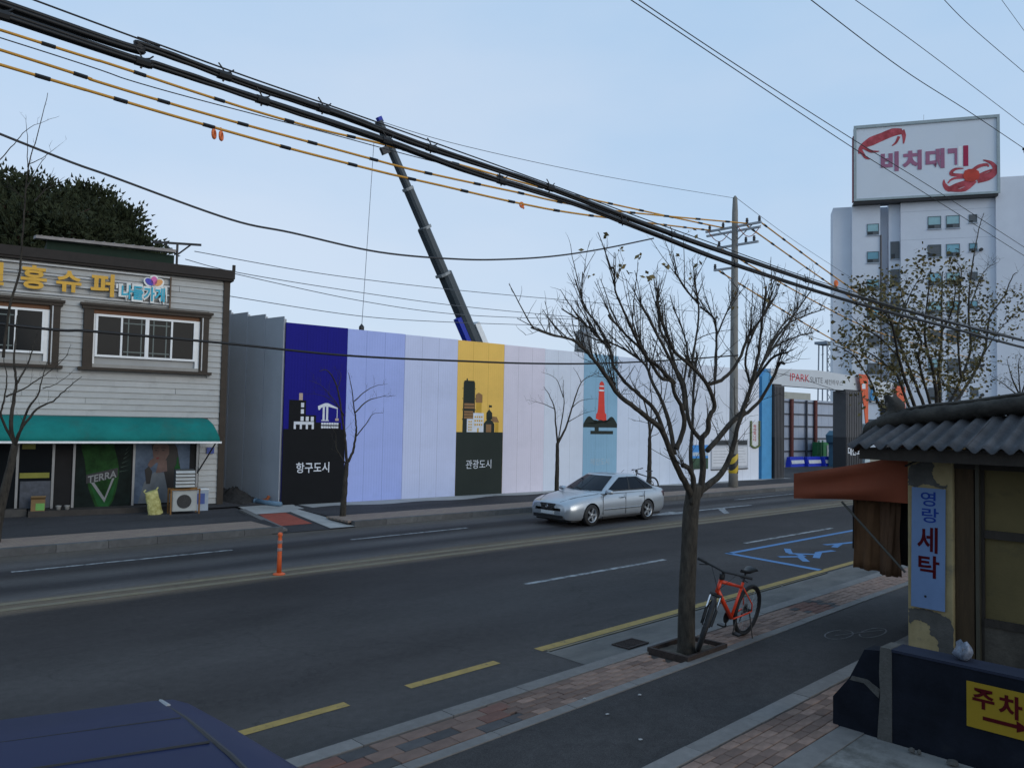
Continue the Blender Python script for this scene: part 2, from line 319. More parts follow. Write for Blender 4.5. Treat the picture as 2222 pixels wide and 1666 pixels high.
lay(-3.4, 3.2, 3.37, 3.88, .2, .1, lambda x, y: random.choice('abab'), BR, 170)
o = rest.build('bricks', bm_a, NPV); o['kind'] = 'stuff'
MB().box(-70, 70, 3.14, 3.36, .0, .147).build('concrete_edging', granite, NPV)
yard = M('yard_concrete', (.15, .15, .145), .95, .22, 1.2, .4, 60, c2=(.19, .185, .175), dirt=((.075, .073, .066), .9, .5, .12))
MB().box(-70, 70, -30, 3.135, .0, .139).build('concrete_yard', yard, NPV)

# ---- far pavement
FPV = empty('far_pavement', (12, 0, 0), math.atan(FS), kind='structure')
FK = 18.25
fbed = asphalt('far_pavement_asphalt', (.062, .066, .072), patch=.2)
MB().box(-.92, 90, FK+.15, FK+9, -.03, .146).extr([(-70, FK+.15, -.03), (-3.0, FK+.15, -.03), (-2.3, 23, -.03), (-2.3, 28, -.03), (-70, 28, -.03)], (0, 0, .176)).build('pavement_asphalt', fbed, FPV)
fst = MB().box(-.495, .495, 0, .17, -.05, .155).mesh('kerb_stone', M('far_kerb_granite', (.1, .1, .1), .9, .2, 5, .3, 60, rnd=.2, dirt=((.055, .055, .054), 2, .5, .3)))
for i in range(-12, 45):
    if -3 <= i < -1: continue
    inst(fst, 'kerb_stone', FPV, (i+.5, FK, random.uniform(-.004, .004)))
fbm = bpy.data.materials.new('far_brick'); fbm.use_nodes = True; t = fbm.node_tree; bt = t.nodes.new('ShaderNodeTexBrick'); tc = t.nodes.new('ShaderNodeTexCoord')
bt.inputs['Scale'].default_value = 1; bt.inputs['Brick Width'].default_value = .2; bt.inputs['Row Height'].default_value = .1; bt.inputs['Mortar Size'].default_value = .006
bt.inputs['Color1'].default_value = (.27, .2, .15, 1); bt.inputs['Color2'].default_value = (.22, .155, .125, 1); bt.inputs['Mortar'].default_value = (.15, .13, .11, 1)
t.links.new(tc.outputs['Object'], bt.inputs[0]); t.links.new(bt.outputs[0], t.nodes['Principled BSDF'].inputs[0]); t.nodes['Principled BSDF'].inputs['Roughness'].default_value = .9
MB().box(-1.1, 60, FK+.18, FK+1.35, .1, .151).build('brick_band', fbm, FPV); MB().box(-40, -3.2, FK+.18, FK+1.5, .1, .151).build('brick_band', fbm, FPV)
fcon = M('pale_footing', (.36, .355, .34), .9, .15, 2, .3, 40)
mb = MB(); pts = []
for i in range(61): pts.append((-.4+i*.45, 21.62-.012*i*.45+.16*math.sin(i*.9)+.12*math.sin(i*.37+1)))
mb.grid([[(x, y, .154) for x, y in pts], [(x, 23.6, .154) for x, y in pts]]).build('pale_concrete_apron', fcon, FPV)
# driveway ramp between shop and hoarding
red_pave = M('red_paving', (.3, .07, .045), .9, .18, 6, .3, 60)
rm = MB(); rm.poly([(-3.3, FK-.05, .012), (-1.0, FK-.05, .012), (-.6, 22.4, .17), (-2.2, 22.9, .17)]); rm.build('driveway', fbed, FPV)
MB().poly([(-2.75, FK+.9, .052), (-1.75, FK+.9, .052), (-1.55, FK+2.9, .13), (-2.35, FK+2.9, .13)]).build('red_panel', red_pave, FPV)
MB().poly([(-1.72, FK-.02, .03), (-.95, FK-.02, .03), (-.62, 22.6, .176), (-1.2, 22.6, .176)]).build('pale_ramp', fcon, FPV)
MB().poly([(-2.4, FK+2.95, .134), (-1.25, FK+2.95, .134), (-1.1, 23.0, .18), (-2.2, 23.2, .18)]).build('pale_ramp', fcon, FPV)
MB().extr([(-3.05, FK+.1, .03), (-2.85, FK+.1, .03), (-2.45, FK+3.6, .16), (-2.62, FK+3.6, .16)], (0, 0, .06)).build('ramp_kerb', granite, FPV)
# side lane climbing away between the shop and the hoarding
MB().poly([(9.0, 22.9, .19), (12.4, 22.9, .19), (11.5, 46, 2.4), (7.5, 46, 2.4)]).build('side_lane', fbed)['kind'] = 'structure'
# site ground behind the hoarding gate
MB().poly([(30, 21.5, .03), (130, 16.5, .03), (130, 70, .03), (30, 70, .03)]).build('site_ground', M('site_earth', (.3, .24, .16), .95, .2, .5, .3, 20))['kind'] = 'structure'
hill_m = M('hill_soil', (.06, .055, .035), .95, .3, .4, .4, 10)
P = [[(x, y, max(-1, 6.5*math.exp(-((x-4)/17)**2-((y-62)/18)**2)-.3+.6*noise.noise((x*.15, y*.15, 0)))) for x in range(-50, 45, 5)] for y in range(34, 120, 5)]
MB().grid(P).build('hill', hill_m, smooth=True)['kind'] = 'structure'
# drain grate in the gutter, tree pit soil
dg = empty('drain_grate', (8.41, 6.6, .01), math.atan(NS), 'rusty iron drain grate in the gutter left of the big tree', 'drain grate')
rust = M('rusty_iron', (.035, .024, .02), .85, .35, 20, .4, 80)
MB().box(-.2, .2, -.12, .12, -.005, .002).build('pit', dark_metal, dg)
for i in range(7): MB().box(-.19, .19, -.105+i*.031, -.09+i*.031, .002, .012).build('bar', rust, dg)
fr = MB(); fr.box(-.22, .22, -.14, -.115, 0, .014).box(-.22, .22, .115, .14, 0, .014).box(-.22, -.195, -.115, .115, 0, .014).box(.195, .22, -.115, .115, 0, .014).build('frame', rust, dg)
pit = empty('tree_pit_frame', (8.36, 5.68, .15), math.atan(NS), 'rusty dark steel frame round the soil at the foot of the big bare tree', 'tree pit')
soilm = M('pit_soil', (.09, .075, .06), .95, .35, 12, .8, 30)
q = [[(x*.09-.36, y*.06-.24, .0+.02*noise.noise((x*.8, y*.8, 3))) for x in range(9)] for y in range(9)]
MB().grid(q).build('soil', soilm, pit, smooth=True)
for x0, x1, y0, y1 in ((-.44, .44, -.285, -.245), (-.44, .44, .245, .285), (-.44, -.4, -.245, .245), (.4, .44, -.245, .245)): MB().box(x0, x1, y0, y1, -.06, .05).build('rail', rust, pit)
# ------------------------------------------------------------------ shop on the left
siding = M('white_siding', (.39, .40, .395), .6, .07, 2.5, .06, 40, rnd=.07, dirt=((.22, .225, .22), 1.6, .56, .3))
brown = M('brown_trim', (.03, .021, .014), .6, .25, 6, .2, 40)
wood = M('wood_lining', (.13, .055, .022), .6, .3, 5, .2, 30, stretch=(.4, 1, 4))
roofdk = M('dark_roof_edge', (.02, .016, .014), .7, .25, 5)
SH = empty('shop_building', (10.14, 23.4, .14), R(-10), 'two storey shop clad in white boards with brown window surrounds', 'building')
interior = M('dark_interior', (.012, .012, .013), .9, .2, 2)
MB().box(-11, -.05, .05, 9, 0, 6.83).build('wall', M('render_grey', (.36, .37, .37), .85, .12, 1), SH)
WIN = [(-3.85, -.55, 3.94, 5.7), (-7.71, -4.41, 3.94, 5.7)]
PITCH = .167; z = 2.66; row = 0
boards = {}
def board(x0, x1, z0, z1):
    L_ = round(x1-x0, 2)
    if L_ < .06: return
    key = (L_, round(z1-z0, 3))
    if key not in boards:
        h = z1-z0
        boards[key] = MB().add([(0, .05, 0), (L_, .05, 0), (L_, .05, h), (0, .05, h), (0, -.002, 0), (L_, -.002, 0), (L_, .028, h), (0, .028, h)], [(4, 5, 6, 7), (0, 1, 5, 4), (7, 6, 2, 3), (0, 4, 7, 3), (1, 2, 6, 5), (3, 2, 1, 0)]).mesh('board', siding)
    inst(boards[key], 'board', SH, (x0+.003, 0, z0))
cuts = [-1.95, -3.33, -1.1, -2.6, -1.4, -3.0]
while z < 6.75:
    z1 = min(z+PITCH, 6.78); segs = []
    spans = [(-9.6, -.15)]
    for (a, b, c, d) in WIN:
        if z < d and z1 > c:
            ns = []
            for s0, s1 in spans:
                if a > s0: ns.append((s0, min(a, s1)))
                if b < s1: ns.append((max(b, s0), s1))
            spans = [q for q in ns if q[1]-q[0] > .01]
    cu = [cuts[row % 6]-2.62*j for j in range(4)]
    for s0, s1 in spans:
        pts = sorted([s0, s1]+[q for q in cu if s0+.15 < q < s1-.15])
        for a, b in zip(pts, pts[1:]): board(a, b-.005, z, z1-.004)
    z += PITCH; row += 1
z = .12
while z < 2.6:
    board(-.68, -.15, z, z+PITCH-.004); z += PITCH
MB().box(-.15, .03, -.04, .3, 0, 6.78).build('corner_post', brown, SH)
MB().box(-11.1, .1, -.16, .35, 6.78, 6.84).box(-11.1, .12, -.2, .3, 6.843, 7.1).build('roof_edge', roofdk, SH); MB().extr([(-11.1, .3, 6.84), (-11.1, 2.6, 7.2), (-11.1, 9, 7.2), (-11.1, 9, 6.84)], (11.1, 0, 0)).build('roof', roofdk, SH)
MB().box(.06, .14, -.14, -.06, 7.1, 7.28).build('gutter_bracket', roofdk, SH)
for wi, (a, b, c, d) in enumerate(WIN):
    W_ = empty('window', (a, 0, c)); W_.parent = SH; ww, hh = b-a, d-c
    MB().box(0, .25, -.09, .05, .05, hh).build('side_trim', brown, W_, bevel=.01); MB().box(ww-.25, ww, -.09, .05, .05, hh).build('side_trim', brown, W_, bevel=.01)
    MB().box(-.1, ww+.1, -.17, .05, hh, hh+.07).box(-.05, ww+.05, -.12, .05, hh-.09, hh-.002).build('head_trim', brown, W_)
    MB().box(-.1, ww+.1, -.17, .05, -.02, .06).build('sill', brown, W_)
    MB().box(.25, ww-.25, -.06, -.045, .062, .16).build('sill_edge', M('pale_trim', (.28, .27, .25), .7, .1), W_)
    MB().box(.25, ww-.25, -.02, .05, 1.555, hh-.09).build('lining', wood, W_)
    x0, x1, z0, z1 = .3, ww-.36, .36, 1.55; f = .06
    MB().box(x0, x1, -.05, .05, z0, z0+f).box(x0, x1, -.05, .05, z1-f, z1).box(x0, x0+f, -.05, .05, z0+f, z1-f).box(x1-f, x1, -.05, .05, z0+f, z1-f).box(.25, x0-.002, -.03, .05, .06, 1.55).box(x1+.002, ww-.25, -.03, .05, .06, 1.55).build('frame', white_paint, W_)
    g4 = (x1-x0)/4
    for j in range(1, 4):
        wd = .05 if j != 2 else .1; MB().box(x0+g4*j-wd/2, x0+g4*j+wd/2, -.045, .05, z0+f, z1-f).build('mullion', white_paint, W_)
    mun = M('greenish_muntin', (.12, .15, .145), .5, .1)
    for j in range(4):
        xa, xb = x0+g4*j+.07, x0+g4*(j+1)-.06
        MB().box(xa-.03, xb+.03, .0, .02, z0+f-.01, z1-f+.01).build('pane', glass_dark, W_)
        if j in (1, 2):
            m_ = MB()
            for xx in (xa+.09, xb-.1): m_.box(xx, xx+.03, -.012, -.001, z0+f, z1-f)
            for zz in (z0+f+.1, z1-f-.16): m_.box(xa-.01, xb+.01, -.016, -.013, zz, zz+.03)
            m_.build('muntin', mun, W_)
    MB().box(ww-.2, ww-.17, -.12, -.092, .1, hh-.1).build('conduit', steel, W_)
# shopfront under the awning
MB().box(-9.5, -.72, -.005, .04, .12, 2.6).build('shopfront_backing', interior, SH)
alu = M('aluminium_dull', (.22, .23, .24), .45, .1, metal=.5)
for xx in (-4.42, -5.24, -6.3, -3.93, -2.44, -.74): MB().box(xx-.03, xx+.03, -.06, -.006, .12, 2.5).build('door_post', alu, SH)
MB().box(-5.2, -4.45, -.03, -.008, .13, 2.4).build('door_glass', glass_dark, SH); MB().box(-7.5, -5.28, -.03, -.008, .13, 2.4).build('door_glass', glass_dark, SH)
MB().box(-5.18, -4.5, -.036, -.031, .98, 1.12).build('door_sticker', M('sticker_yellow', (.2, .2, .03), .6), SH)
MB().box(-5.15, -4.85, -.036, -.031, 1.75, 2.1).build('door_sticker', M('sticker_dull', (.16, .16, .03), .6), SH)
MB().box(-5.16, -4.46, -.036, -.031, .18, .9).build('door_panel', M('door_blue', (.05, .06, .08), .5, .3, 9), SH)
MB().box(-4.97, -1.2, -.62, -.01, -.05, .16).build('step', M('step_dark', (.045, .04, .036), .85, .25, 4), SH)
MB().box(-9.4, -5.0, -.35, -.01, -.05, .2).build('step', M('step_grey', (.06, .058, .055), .85, .25, 4), SH)
MB().box(-.48, -.27, -.05, -.01, 1.6, 1.78).build('number_plate', M('plate_blue', (.03, .06, .25), .4), SH)
# signboard with raised letters
SG = empty('shop_sign', (10.14, 23.4, .14), R(-10), 'open frame signboard with raised yellow letters on the white shop front', 'sign')
for i in range(4): MB().box(-7.4, -1.66, -.07, -.045, 5.9+i*.26, 5.94+i*.26).build('rail', steel, SG)
MB().box(-1.68, -1.64, -.09, -.02, 5.8, 6.72).build('end_post', M('rusty_end', (.12, .085, .06), .8, .3), SG)
slet = M('letter_yellow', (.6, .34, .03), .45, .1, 4)
for ch, a, b, c, d in (('일', -6.3, -5.74, 6.02, 6.62), ('흥', -5.37, -4.77, 6.0, 6.63), ('슈', -4.55, -3.95, 6.0, 6.58), ('퍼', -3.73, -3.14, 5.97, 6.6)): text('letter', ch, SG, slet, a, b, c, d, -.13, .06, .03)
MB().rect(-3.09, -3.04, 6.24, 6.36, -.12, .02).build('tick', white_paint, SG)
LG = empty('logo_plate', (0, 0, 0)); LG.parent = SG
text('logo_outline', '나들가게', LG, M('logo_white', (.7, .72, .7), .5), -3.02, -1.76, 5.9, 6.42, -.11, .04, .11)
text('logo_letters', '나들가게', LG, M('logo_cyan', (.02, .36, .5), .5), -2.95, -1.82, 5.96, 6.36, -.152, .012, .03)
def petal(cx, cz, ang, L_, W_, mat, y=-.12, th=.03):
    pts = []
    for i in range(14):
        t_ = 2*math.pi*i/14; x, zq = W_*math.sin(t_), L_*.5+L_*.5*math.cos(t_)
        pts.append((cx+x*math.cos(ang)+zq*math.sin(ang), cz-x*math.sin(ang)+zq*math.cos(ang)))
    return MB().shape(pts, y, th).build('petal', mat, LG)
lw = M('logo_white', (.7, .72, .7), .5)
for an, mm in ((-.9, M('petal_blue', (.05, .05, .4), .5)), (0, M('petal_pink', (.6, .12, .35), .5)), (.9, M('petal_orange', (.65, .3, .1), .5))):
    petal(-2.12, 6.4, an, .32, .13, lw); petal(-2.12+.03*math.sin(an), 6.43, an, .25, .085, mm, -.152, .01)
# teal awning
AW = empty('shop_awning', (10.14, 23.4, .14), R(-10), 'long teal fabric awning over the shop front with a white hem', 'awning')
teal = M('teal_fabric', (.010, .165, .15), .8, .2, 1.5, .15, 25, dirt=((.035, .13, .11), 1.2, .52, .3), spec=.15)
prof = [(0, 2.64), (-.1, 2.645), (-.35, 2.6), (-.6, 2.47), (-.78, 2.28), (-.86, 2.1), (-.87, 1.97)]
rows = []
for k_ in range(36):
    u = k_/35; x = -9.5+u*(9.5-.3); row_ = []
    for j, (yy, zz) in enumerate(prof):
        xe = min(x, -.82+.56*(j/6)**.6) if k_ > 30 else x
        row_.append((xe, yy+.01*math.sin(k_*1.7+j), zz+.012*math.sin(k_*.9)*(j/6)))
    rows.append(row_)
o = MB().grid(rows).build('canopy', teal, AW, smooth=True); sm = o.modifiers.new('thick', 'SOLIDIFY'); sm.thickness = .012
MB().box(-9.5, -.26, -.885, -.865, 1.93, 1.985).build('hem', white_paint, AW)
MB().tube([(-.4, -.8, 1.95), (-.74, -.02, 1.0)], .022).build('brace', dark_metal, AW)
MB().box(-.66, -.5, -.12, 0, 2.55, 2.66).build('roller_bracket', dark_metal, AW)
# posters: print colours darkened, the awning's shade is put into them
PO = empty('beer_poster', (10.14, 23.4, .14), R(-10), 'dark green beer bottle poster on the shop front', 'poster')
pdark = M('poster_dark', (.006, .012, .011), .6, .5, 3, spec=.1)
MB().rect(-3.9, -2.5, .15, 2.0, -.01, .02).build('sheet', pdark, PO)
gb = M('bottle_green', (.007, .03, .008), .6, .4, 3, c2=(.014, .055, .014), spec=.1); gl = M('bottle_light', (.014, .075, .022), .6, .3, 3, spec=.1)
MB().shape([(p.x, p.z) for p in spline([Vector((a, 0, b)) for a, b in ((-3.78, 2.0), (-3.76, 1.75), (-3.68, 1.45), (-3.63, 1.1), (-3.56, .7), (-3.42, .3), (-3.36, .16))], 4)]+[(p.x, p.z) for p in spline([Vector((a, 0, b)) for a, b in ((-3.02, .16), (-2.92, .35), (-2.85, .7), (-2.81, 1.05), (-2.85, 1.4), (-2.94, 1.75), (-2.96, 2.0))], 4)], -.031, .002).build('bottle', gb, PO)
MB().shape([(-3.52, .8), (-3.36, .3), (-3.3, .16), (-3.06, .16), (-2.96, .35), (-2.87, .85), (-3.17, .3)], -.0335, .002).build('bottle_body', gl, PO)
MB().shape([(-3.62, .8), (-2.84, .98), (-2.84, 1.22), (-3.62, 1.04)], -.036, .002).build('label_band', M('label_dark', (.01, .014, .02), .4), PO)
sh_T = Matrix(((1, 0, 0, 0), (0, 1, 0, 0), (.22, 0, 1, .22*3.22), (0, 0, 0, 1)))
pw = M('poster_white', (.22, .23, .235), .6, spec=.1)
text('lettering', 'TERRA', PO, pw, -3.58, -2.87, .88, 1.08, -.0385, .003, .02, T=sh_T)
text('lettering', 'TERRA', PO, M('poster_faint', (.09, .11, .1), .5), -2.98, -2.55, 1.9, 1.97, -.031, .002, .01)
MB().shape([(-3.5, .82), (-3.42, .83), (-3.15, .4), (-2.98, .93), (-2.92, .94), (-3.15, .27)], -.0385, .002).build('emblem', pw, PO)
for i in range(6): MB().shape([(-2.8+.03*i, 1.1+.12*i), (-2.55, 1.16+.14*i), (-2.8+.03*i, 1.12+.12*i)], -.031, .002).build('streak', M('streak_green', (.03, .06, .045), .6), PO)
PP = empty('portrait_poster', (10.14, 23.4, .14), R(-10), 'pale blue poster of a dark haired woman touching her chin', 'poster')
MB().rect(-2.42, -.95, .2, 2.0, -.01, .02).build('sheet', M('poster_blue', (.05, .075, .12), .6, .35, 1.4, c2=(.11, .145, .2), spec=.1), PP)
hair = M('poster_hair', (.012, .011, .012), .5); skin = M('poster_skin', (.14, .095, .085), .6, .2, 3, spec=.1)
MB().shape([(-2.02, 2.0), (-1.98, 1.75), (-1.9, 1.5), (-1.72, 1.35), (-1.62, 1.0), (-1.5, .45), (-1.22, .5), (-1.2, 1.2), (-1.3, 1.75), (-1.42, 2.0)], -.031, .002).build('hair', hair, PP)
MB().shape([(-1.94, 1.86), (-1.96, 1.66), (-1.93, 1.5), (-1.86, 1.36), (-1.74, 1.3), (-1.62, 1.4), (-1.52, 1.6), (-1.52, 1.82), (-1.62, 1.93), (-1.8, 1.95)], -.0335, .002).build('face', skin, PP)
MB().shape([(-1.8, 1.35), (-1.58, 1.42), (-1.55, 1.1), (-1.86, 1.05)], -.033, .0018).build('neck', skin, PP)
MB().shape([(-2.02, 1.42), (-1.9, 1.5), (-1.78, 1.45), (-1.84, 1.36), (-2.0, 1.2), (-2.08, 1.28)], -.036, .002).build('hand', skin, PP)
MB().shape([(-1.87, 1.49), (-1.79, 1.51), (-1.78, 1.47), (-1.84, 1.44)], -.0385, .002).build('lips', M('poster_red', (.15, .02, .022), .6), PP)
for cx in (-1.87, -1.68): MB().shape([(cx-.05, 1.7), (cx, 1.725), (cx+.05, 1.7), (cx, 1.69)], -.036, .002).build('eye', hair, PP); MB().shape([(cx-.06, 1.77), (cx+.06, 1.78), (cx+.06, 1.765), (cx-.06, 1.755)], -.036, .002).build('eyebrow', hair, PP)
MB().shape([(-1.81, 1.7), (-1.79, 1.7), (-1.83, 1.58), (-1.86, 1.58)], -.036, .002).build('nose', M('poster_skin_shade', (.1, .066, .058), .6), PP)
MB().shape([(-2.15, 1.15), (-2.05, 1.25), (-1.95, 1.1), (-2.0, .75), (-2.1, .75)], -.036, .002).build('sleeve', hair, PP)
MB().shape([(-2.3, .2), (-2.15, .8), (-1.9, 1.08), (-1.5, 1.05), (-1.2, .7), (-1.1, .2)], -.0315, .0012).build('blouse', M('poster_blouse', (.11, .125, .14), .6, .2, 4), PP)
MB().shape([(-1.3, 1.5), (-1.26, 1.5), (-1.25, 1.3), (-1.2, 1.2), (-1.2, .6), (-1.36, .6), (-1.36, 1.2), (-1.31, 1.3)], -.0385, .002).build('bottle', gl, PP)

# things in front of the shop
def onshop(x, y, z): return Matrix.Translation((10.14, 23.4, .14)) @ Matrix.Rotation(R(-10), 4, 'Z') @ Vector((x, y, z))
ac_w = M('ac_white', (.36, .38, .37), .5, .1, 4)
AC = empty('air_conditioner', onshop(-1.3, -1.2, .02), R(-10), 'white outdoor air conditioner in a rusty orange frame by the shop', 'air conditioner')
MB().box(-.32, .32, -.16, .16, .06, .62).build('casing', ac_w, AC, bevel=.01)
MB().lathe([(.19, 0), (.19, .01), (.17, .012), (0.01, .012)], 20, Matrix.Translation((-.02, -.162, .33)) @ Matrix.Rotation(R(90), 4, 'X')).build('fan_opening', dark_metal, AC)
gr = MB()
for rr in (.05, .09, .13, .17): gr.torus(rr, .004, 20, 4, Matrix.Translation((-.02, -.176, .33)))
for an in range(6): gr.box(-.18, .18, -.003, .003, -.003, .003, 0, Matrix.Translation((-.02, -.18, .33)) @ Matrix.Rotation(R(30*an), 4, 'Y'))
gr.build('fan_grille', M('grille_grey', (.05, .05, .05), .5), AC)
orust = M('orange_rust', (.2, .1, .03), .8, .35, 12)
fm = MB()
for sx in (-.37, .37):
    for sy in (-.2, .2): fm.box(sx-.02, sx+.02, sy-.02, sy+.02, -.02, .68)
for sy in (-.2, .2): fm.box(-.35, .35, sy-.018, sy+.018, .64, .678)
fm.build('stand', orust, AC)
BX = empty('louvred_box', onshop(-1.3, -1.15, .72), R(-10), 'grey louvred metal box standing on the air conditioner', 'box')
MB().box(-.24, .24, -.15, .15, 0, .5).build('body', M('box_dark', (.06, .065, .065), .6), BX)
for i in range(5): MB().add([(-.25, -.2, .02+i*.095), (.25, -.2, .02+i*.095), (.25, -.152, .075+i*.095), (-.25, -.152, .075+i*.095), (-.25, -.2, .03+i*.095), (.25, -.2, .03+i*.095), (.25, -.152, .085+i*.095), (-.25, -.152, .085+i*.095)], [(0, 1, 2, 3), (4, 7, 6, 5), (0, 4, 5, 1), (2, 6, 7, 3), (0, 3, 7, 4), (1, 5, 6, 2)]).build('slat', M('slat_pale', (.42, .43, .42), .5), BX)
CB = empty('storage_box', onshop(-.75, -.6, .0), R(-10), 'pale blue and white box behind the air conditioner', 'box')
MB().box(-.2, .2, -.18, .18, 0, .6).build('body', M('box_pale_blue', (.3, .36, .44), .6, .2, 3), CB, bevel=.01); MB().box(-.14, .1, -.185, -.181, .2, .5).build('label_patch', M('label_blue', (.06, .1, .3), .6), CB); MB().box(-.21, .21, -.19, .19, .6, .63).build('lid', white_paint, CB)
bagm = M('bag_yellow', (.36, .33, .06), .75, .4, 9, .5, 18, c2=(.45, .44, .2))
BG = empty('yellow_bag', onshop(-2.0, -1.15, 0), R(5), 'crumpled yellow green refuse bag leaning by the air conditioner', 'bag', rot=(R(8), R(-16), R(5)))
rows = []
for j in range(9):
    v = j/8; rows.append([(math.cos(a_)*(.2-.03*v)*(1+.16*noise.noise((a_*2, v*5, 1))), math.sin(a_)*.12*(1-v*.5)*(1+.2*noise.noise((a_*2, v*4, 7))), v*.68) for a_ in [2*math.pi*i/14 for i in range(14)]])
b_ = MB().grid(rows, closed=True); b_.poly(rows[0][::-1]); b_.poly(rows[-1]); b_.build('sack', bagm, BG, smooth=True)
MB().tube([(-.16, 0, .68), (-.2, 0, .74), (-.13, .02, .76)], .018).build('tied_corner', bagm, BG); MB().tube([(.14, 0, .68), (.2, 0, .73)], .02).build('tied_corner', bagm, BG)
CX = empty('cardboard_box', onshop(-4.75, -.45, .16), R(-14), 'small brown carton with a green label on the shop step', 'box')
card = M('cardboard', (.2, .13, .06), .85, .15, 4)
MB().box(-.16, .16, -.13, .13, 0, .3).build('carton', card, CX); MB().box(-.05, .15, -.136, -.131, .02, .2).build('label_patch', M('label_green', (.13, .33, .08), .6), CX)
for sx in (-1, 1): MB().add([(-.16*1, sx*.13, .3), (.16, sx*.13, .3), (.17, sx*.2, .36), (-.17, sx*.2, .36), (.17, sx*.2, .364), (-.17, sx*.2, .364), (.16, sx*.128, .304), (-.16, sx*.128, .304)], [(0, 1, 2, 3), (7, 6, 4, 5), (3, 2, 4, 5), (0, 1, 6, 7)]).build('flap', card, CX)
for i, (dx, lab) in enumerate(((-4.28, 'left of two small pale pots at the foot of the dark shop door'), (-4.08, 'right of two small pale pots at the foot of the dark shop door'))):
    t_ = empty('small_pot', onshop(dx, -.45, .16), 0, lab, 'pot', 'pots by the shop door')
    MB().lathe([(.05, 0), (.07, .1), (.075, .11), (.06, .11), (.05, .06)], 12).build('bowl', M('pot_pale', (.3, .3, .29), .5), t_, smooth=True); MB().lathe([(.055, .07), (.05, .095), (0.005, .1)], 12).build('earth', soilm, t_)
# clutter in the mouth of the side lane
NH = empty('net_heap', (10.85, 24.1, .22), 0, 'heap of dark netting at the mouth of the side lane', 'heap')
rows = [[(math.cos(a_)*(.62-.55*v)*(1+.25*noise.noise((a_*1.5, v*3, 2))), math.sin(a_)*(.95-.85*v)*(1+.25*noise.noise((a_*1.5, v*3, 6))), .42*v*(1+.3*noise.noise((a_*2, v*4, 1)))) for a_ in [2*math.pi*i/22 for i in range(22)]] for v in [j/7 for j in range(8)]]
b_ = MB().grid(rows, closed=True); b_.poly(rows[-1]); b_.build('netting', M('net_dark', (.03, .028, .027), .95, .5, 9, .9, 18), NH, smooth=True)
MB().tube([(.5, -.75, .03), (.62, -.95, .1), (.66, -1.0, .2)], .05, 6).build('orange_rag', M('rag_orange', (.35, .1, .04), .8), NH)
BPp = empty('drain_pipe_piece', (11.4, 22.75, .17), 0, 'short pale blue pipe lying at the hoarding corner', 'pipe')
MB().tube([(-.2, .55, .1), (-.05, .15, .08), (.15, -.35, .06)], .075, 10).build('tube', M('pipe_blue', (.12, .2, .28), .6, .2, 5), BPp, smooth=True); MB().tube([(-.22, .6, .1), (-.2, .55, .1)], .09, 10).build('collar', M('pipe_blue', (.12, .2, .28)), BPp)
# rooftop things
RS = empty('rooftop_shelter', (8.2, 27.2, 7.18), R(-10), 'low rooftop shelter with ribbed grey roof and green side', 'shelter')
MB().box(-2.1, 1.5, -.5, .9, 0, .88).build('wall', M('shelter_green', (.007, .022, .014), .8), RS)
MB().add([(-2.4, -.75, .86), (1.5, -.75, .94), (1.5, 1.1, 1.24), (-2.4, 1.1, 1.16), (-2.4, -.75, .95), (1.5, -.75, 1.03), (1.5, 1.1, 1.33), (-2.4, 1.1, 1.25)], [(0, 1, 2, 3), (7, 6, 5, 4), (0, 4, 5, 1), (1, 5, 6, 2), (2, 6, 7, 3), (3, 7, 4, 0)]).build('roof_sheet', M('sheet_grey', (.26, .24, .23), .7, .2, 5), RS)
for i in range(14): MB().tube([(-2.25+i*.28, -.76, .955+.006*i), (-2.25+i*.28, 1.1, 1.255+.006*i)], .02, 5).build('rib', M('sheet_grey', (.26, .24, .23)), RS)
TP = empty('rooftop_post', (9.88, 27, 7.1), R(-30), 'dark T shaped steel bracket post on the shop roof', 'post')
MB().tube([(0, 0, 0), (0, 0, 1.45)], .04).build('pole', dark_metal, TP); MB().box(-.75, .75, -.03, .03, 1.45, 1.52).build('crossbar', dark_metal, TP)
for s_ in (-1, 1): MB().tube([(0, 0, 1.1), (s_*.42, 0, 1.47)], .028).build('strut', dark_metal, TP)

# ------------------------------------------------------------------ construction hoarding
HO = empty('site_hoarding', (11.71, 22.72, .13), R(-4), 'long construction hoarding of tall coloured panels with printed city pictures', 'hoarding')
PX = [0, 2.11, 4.29, 6.51, 8.66, 10.72, 12.86, 14.87, 16.95, 19.05, 21.15, 23.2, 25.3]
pc = ['0a0a7a', '8494d0', 'a2abcc', 'd0a23a', 'b6b2c0', 'b0b8c6', '6c95ae', 'a9b5c8', 'acb7c8', 'b0b9c8', 'b2bac6', 'b6bcc8']
PN = []
def panelmat(name, c):
    m = M(name, c, .65, .05, .8, 0, spec=.2, dirt=(tuple(q*.86 for q in c), .7, .52, .3)); t = m.node_tree; N, L = t.nodes, t.links
    if 'wv' not in N:
        tc = N.new('ShaderNodeTexCoord'); wv = N.new('ShaderNodeTexWave'); wv.name = 'wv'; wv.wave_profile = 'TRI'; wv.inputs['Scale'].default_value = 3.2; wv.inputs['Distortion'].default_value = 0
        bp = N.new('ShaderNodeBump'); bp.inputs['Strength'].default_value = .12; bp.inputs['Distance'].default_value = .02; L.new(tc.outputs['Object'], wv.inputs['Vector']); L.new(wv.outputs['Fac'], bp.inputs['Height']); L.new(bp.outputs[0], N['Principled BSDF'].inputs['Normal'])
    return m
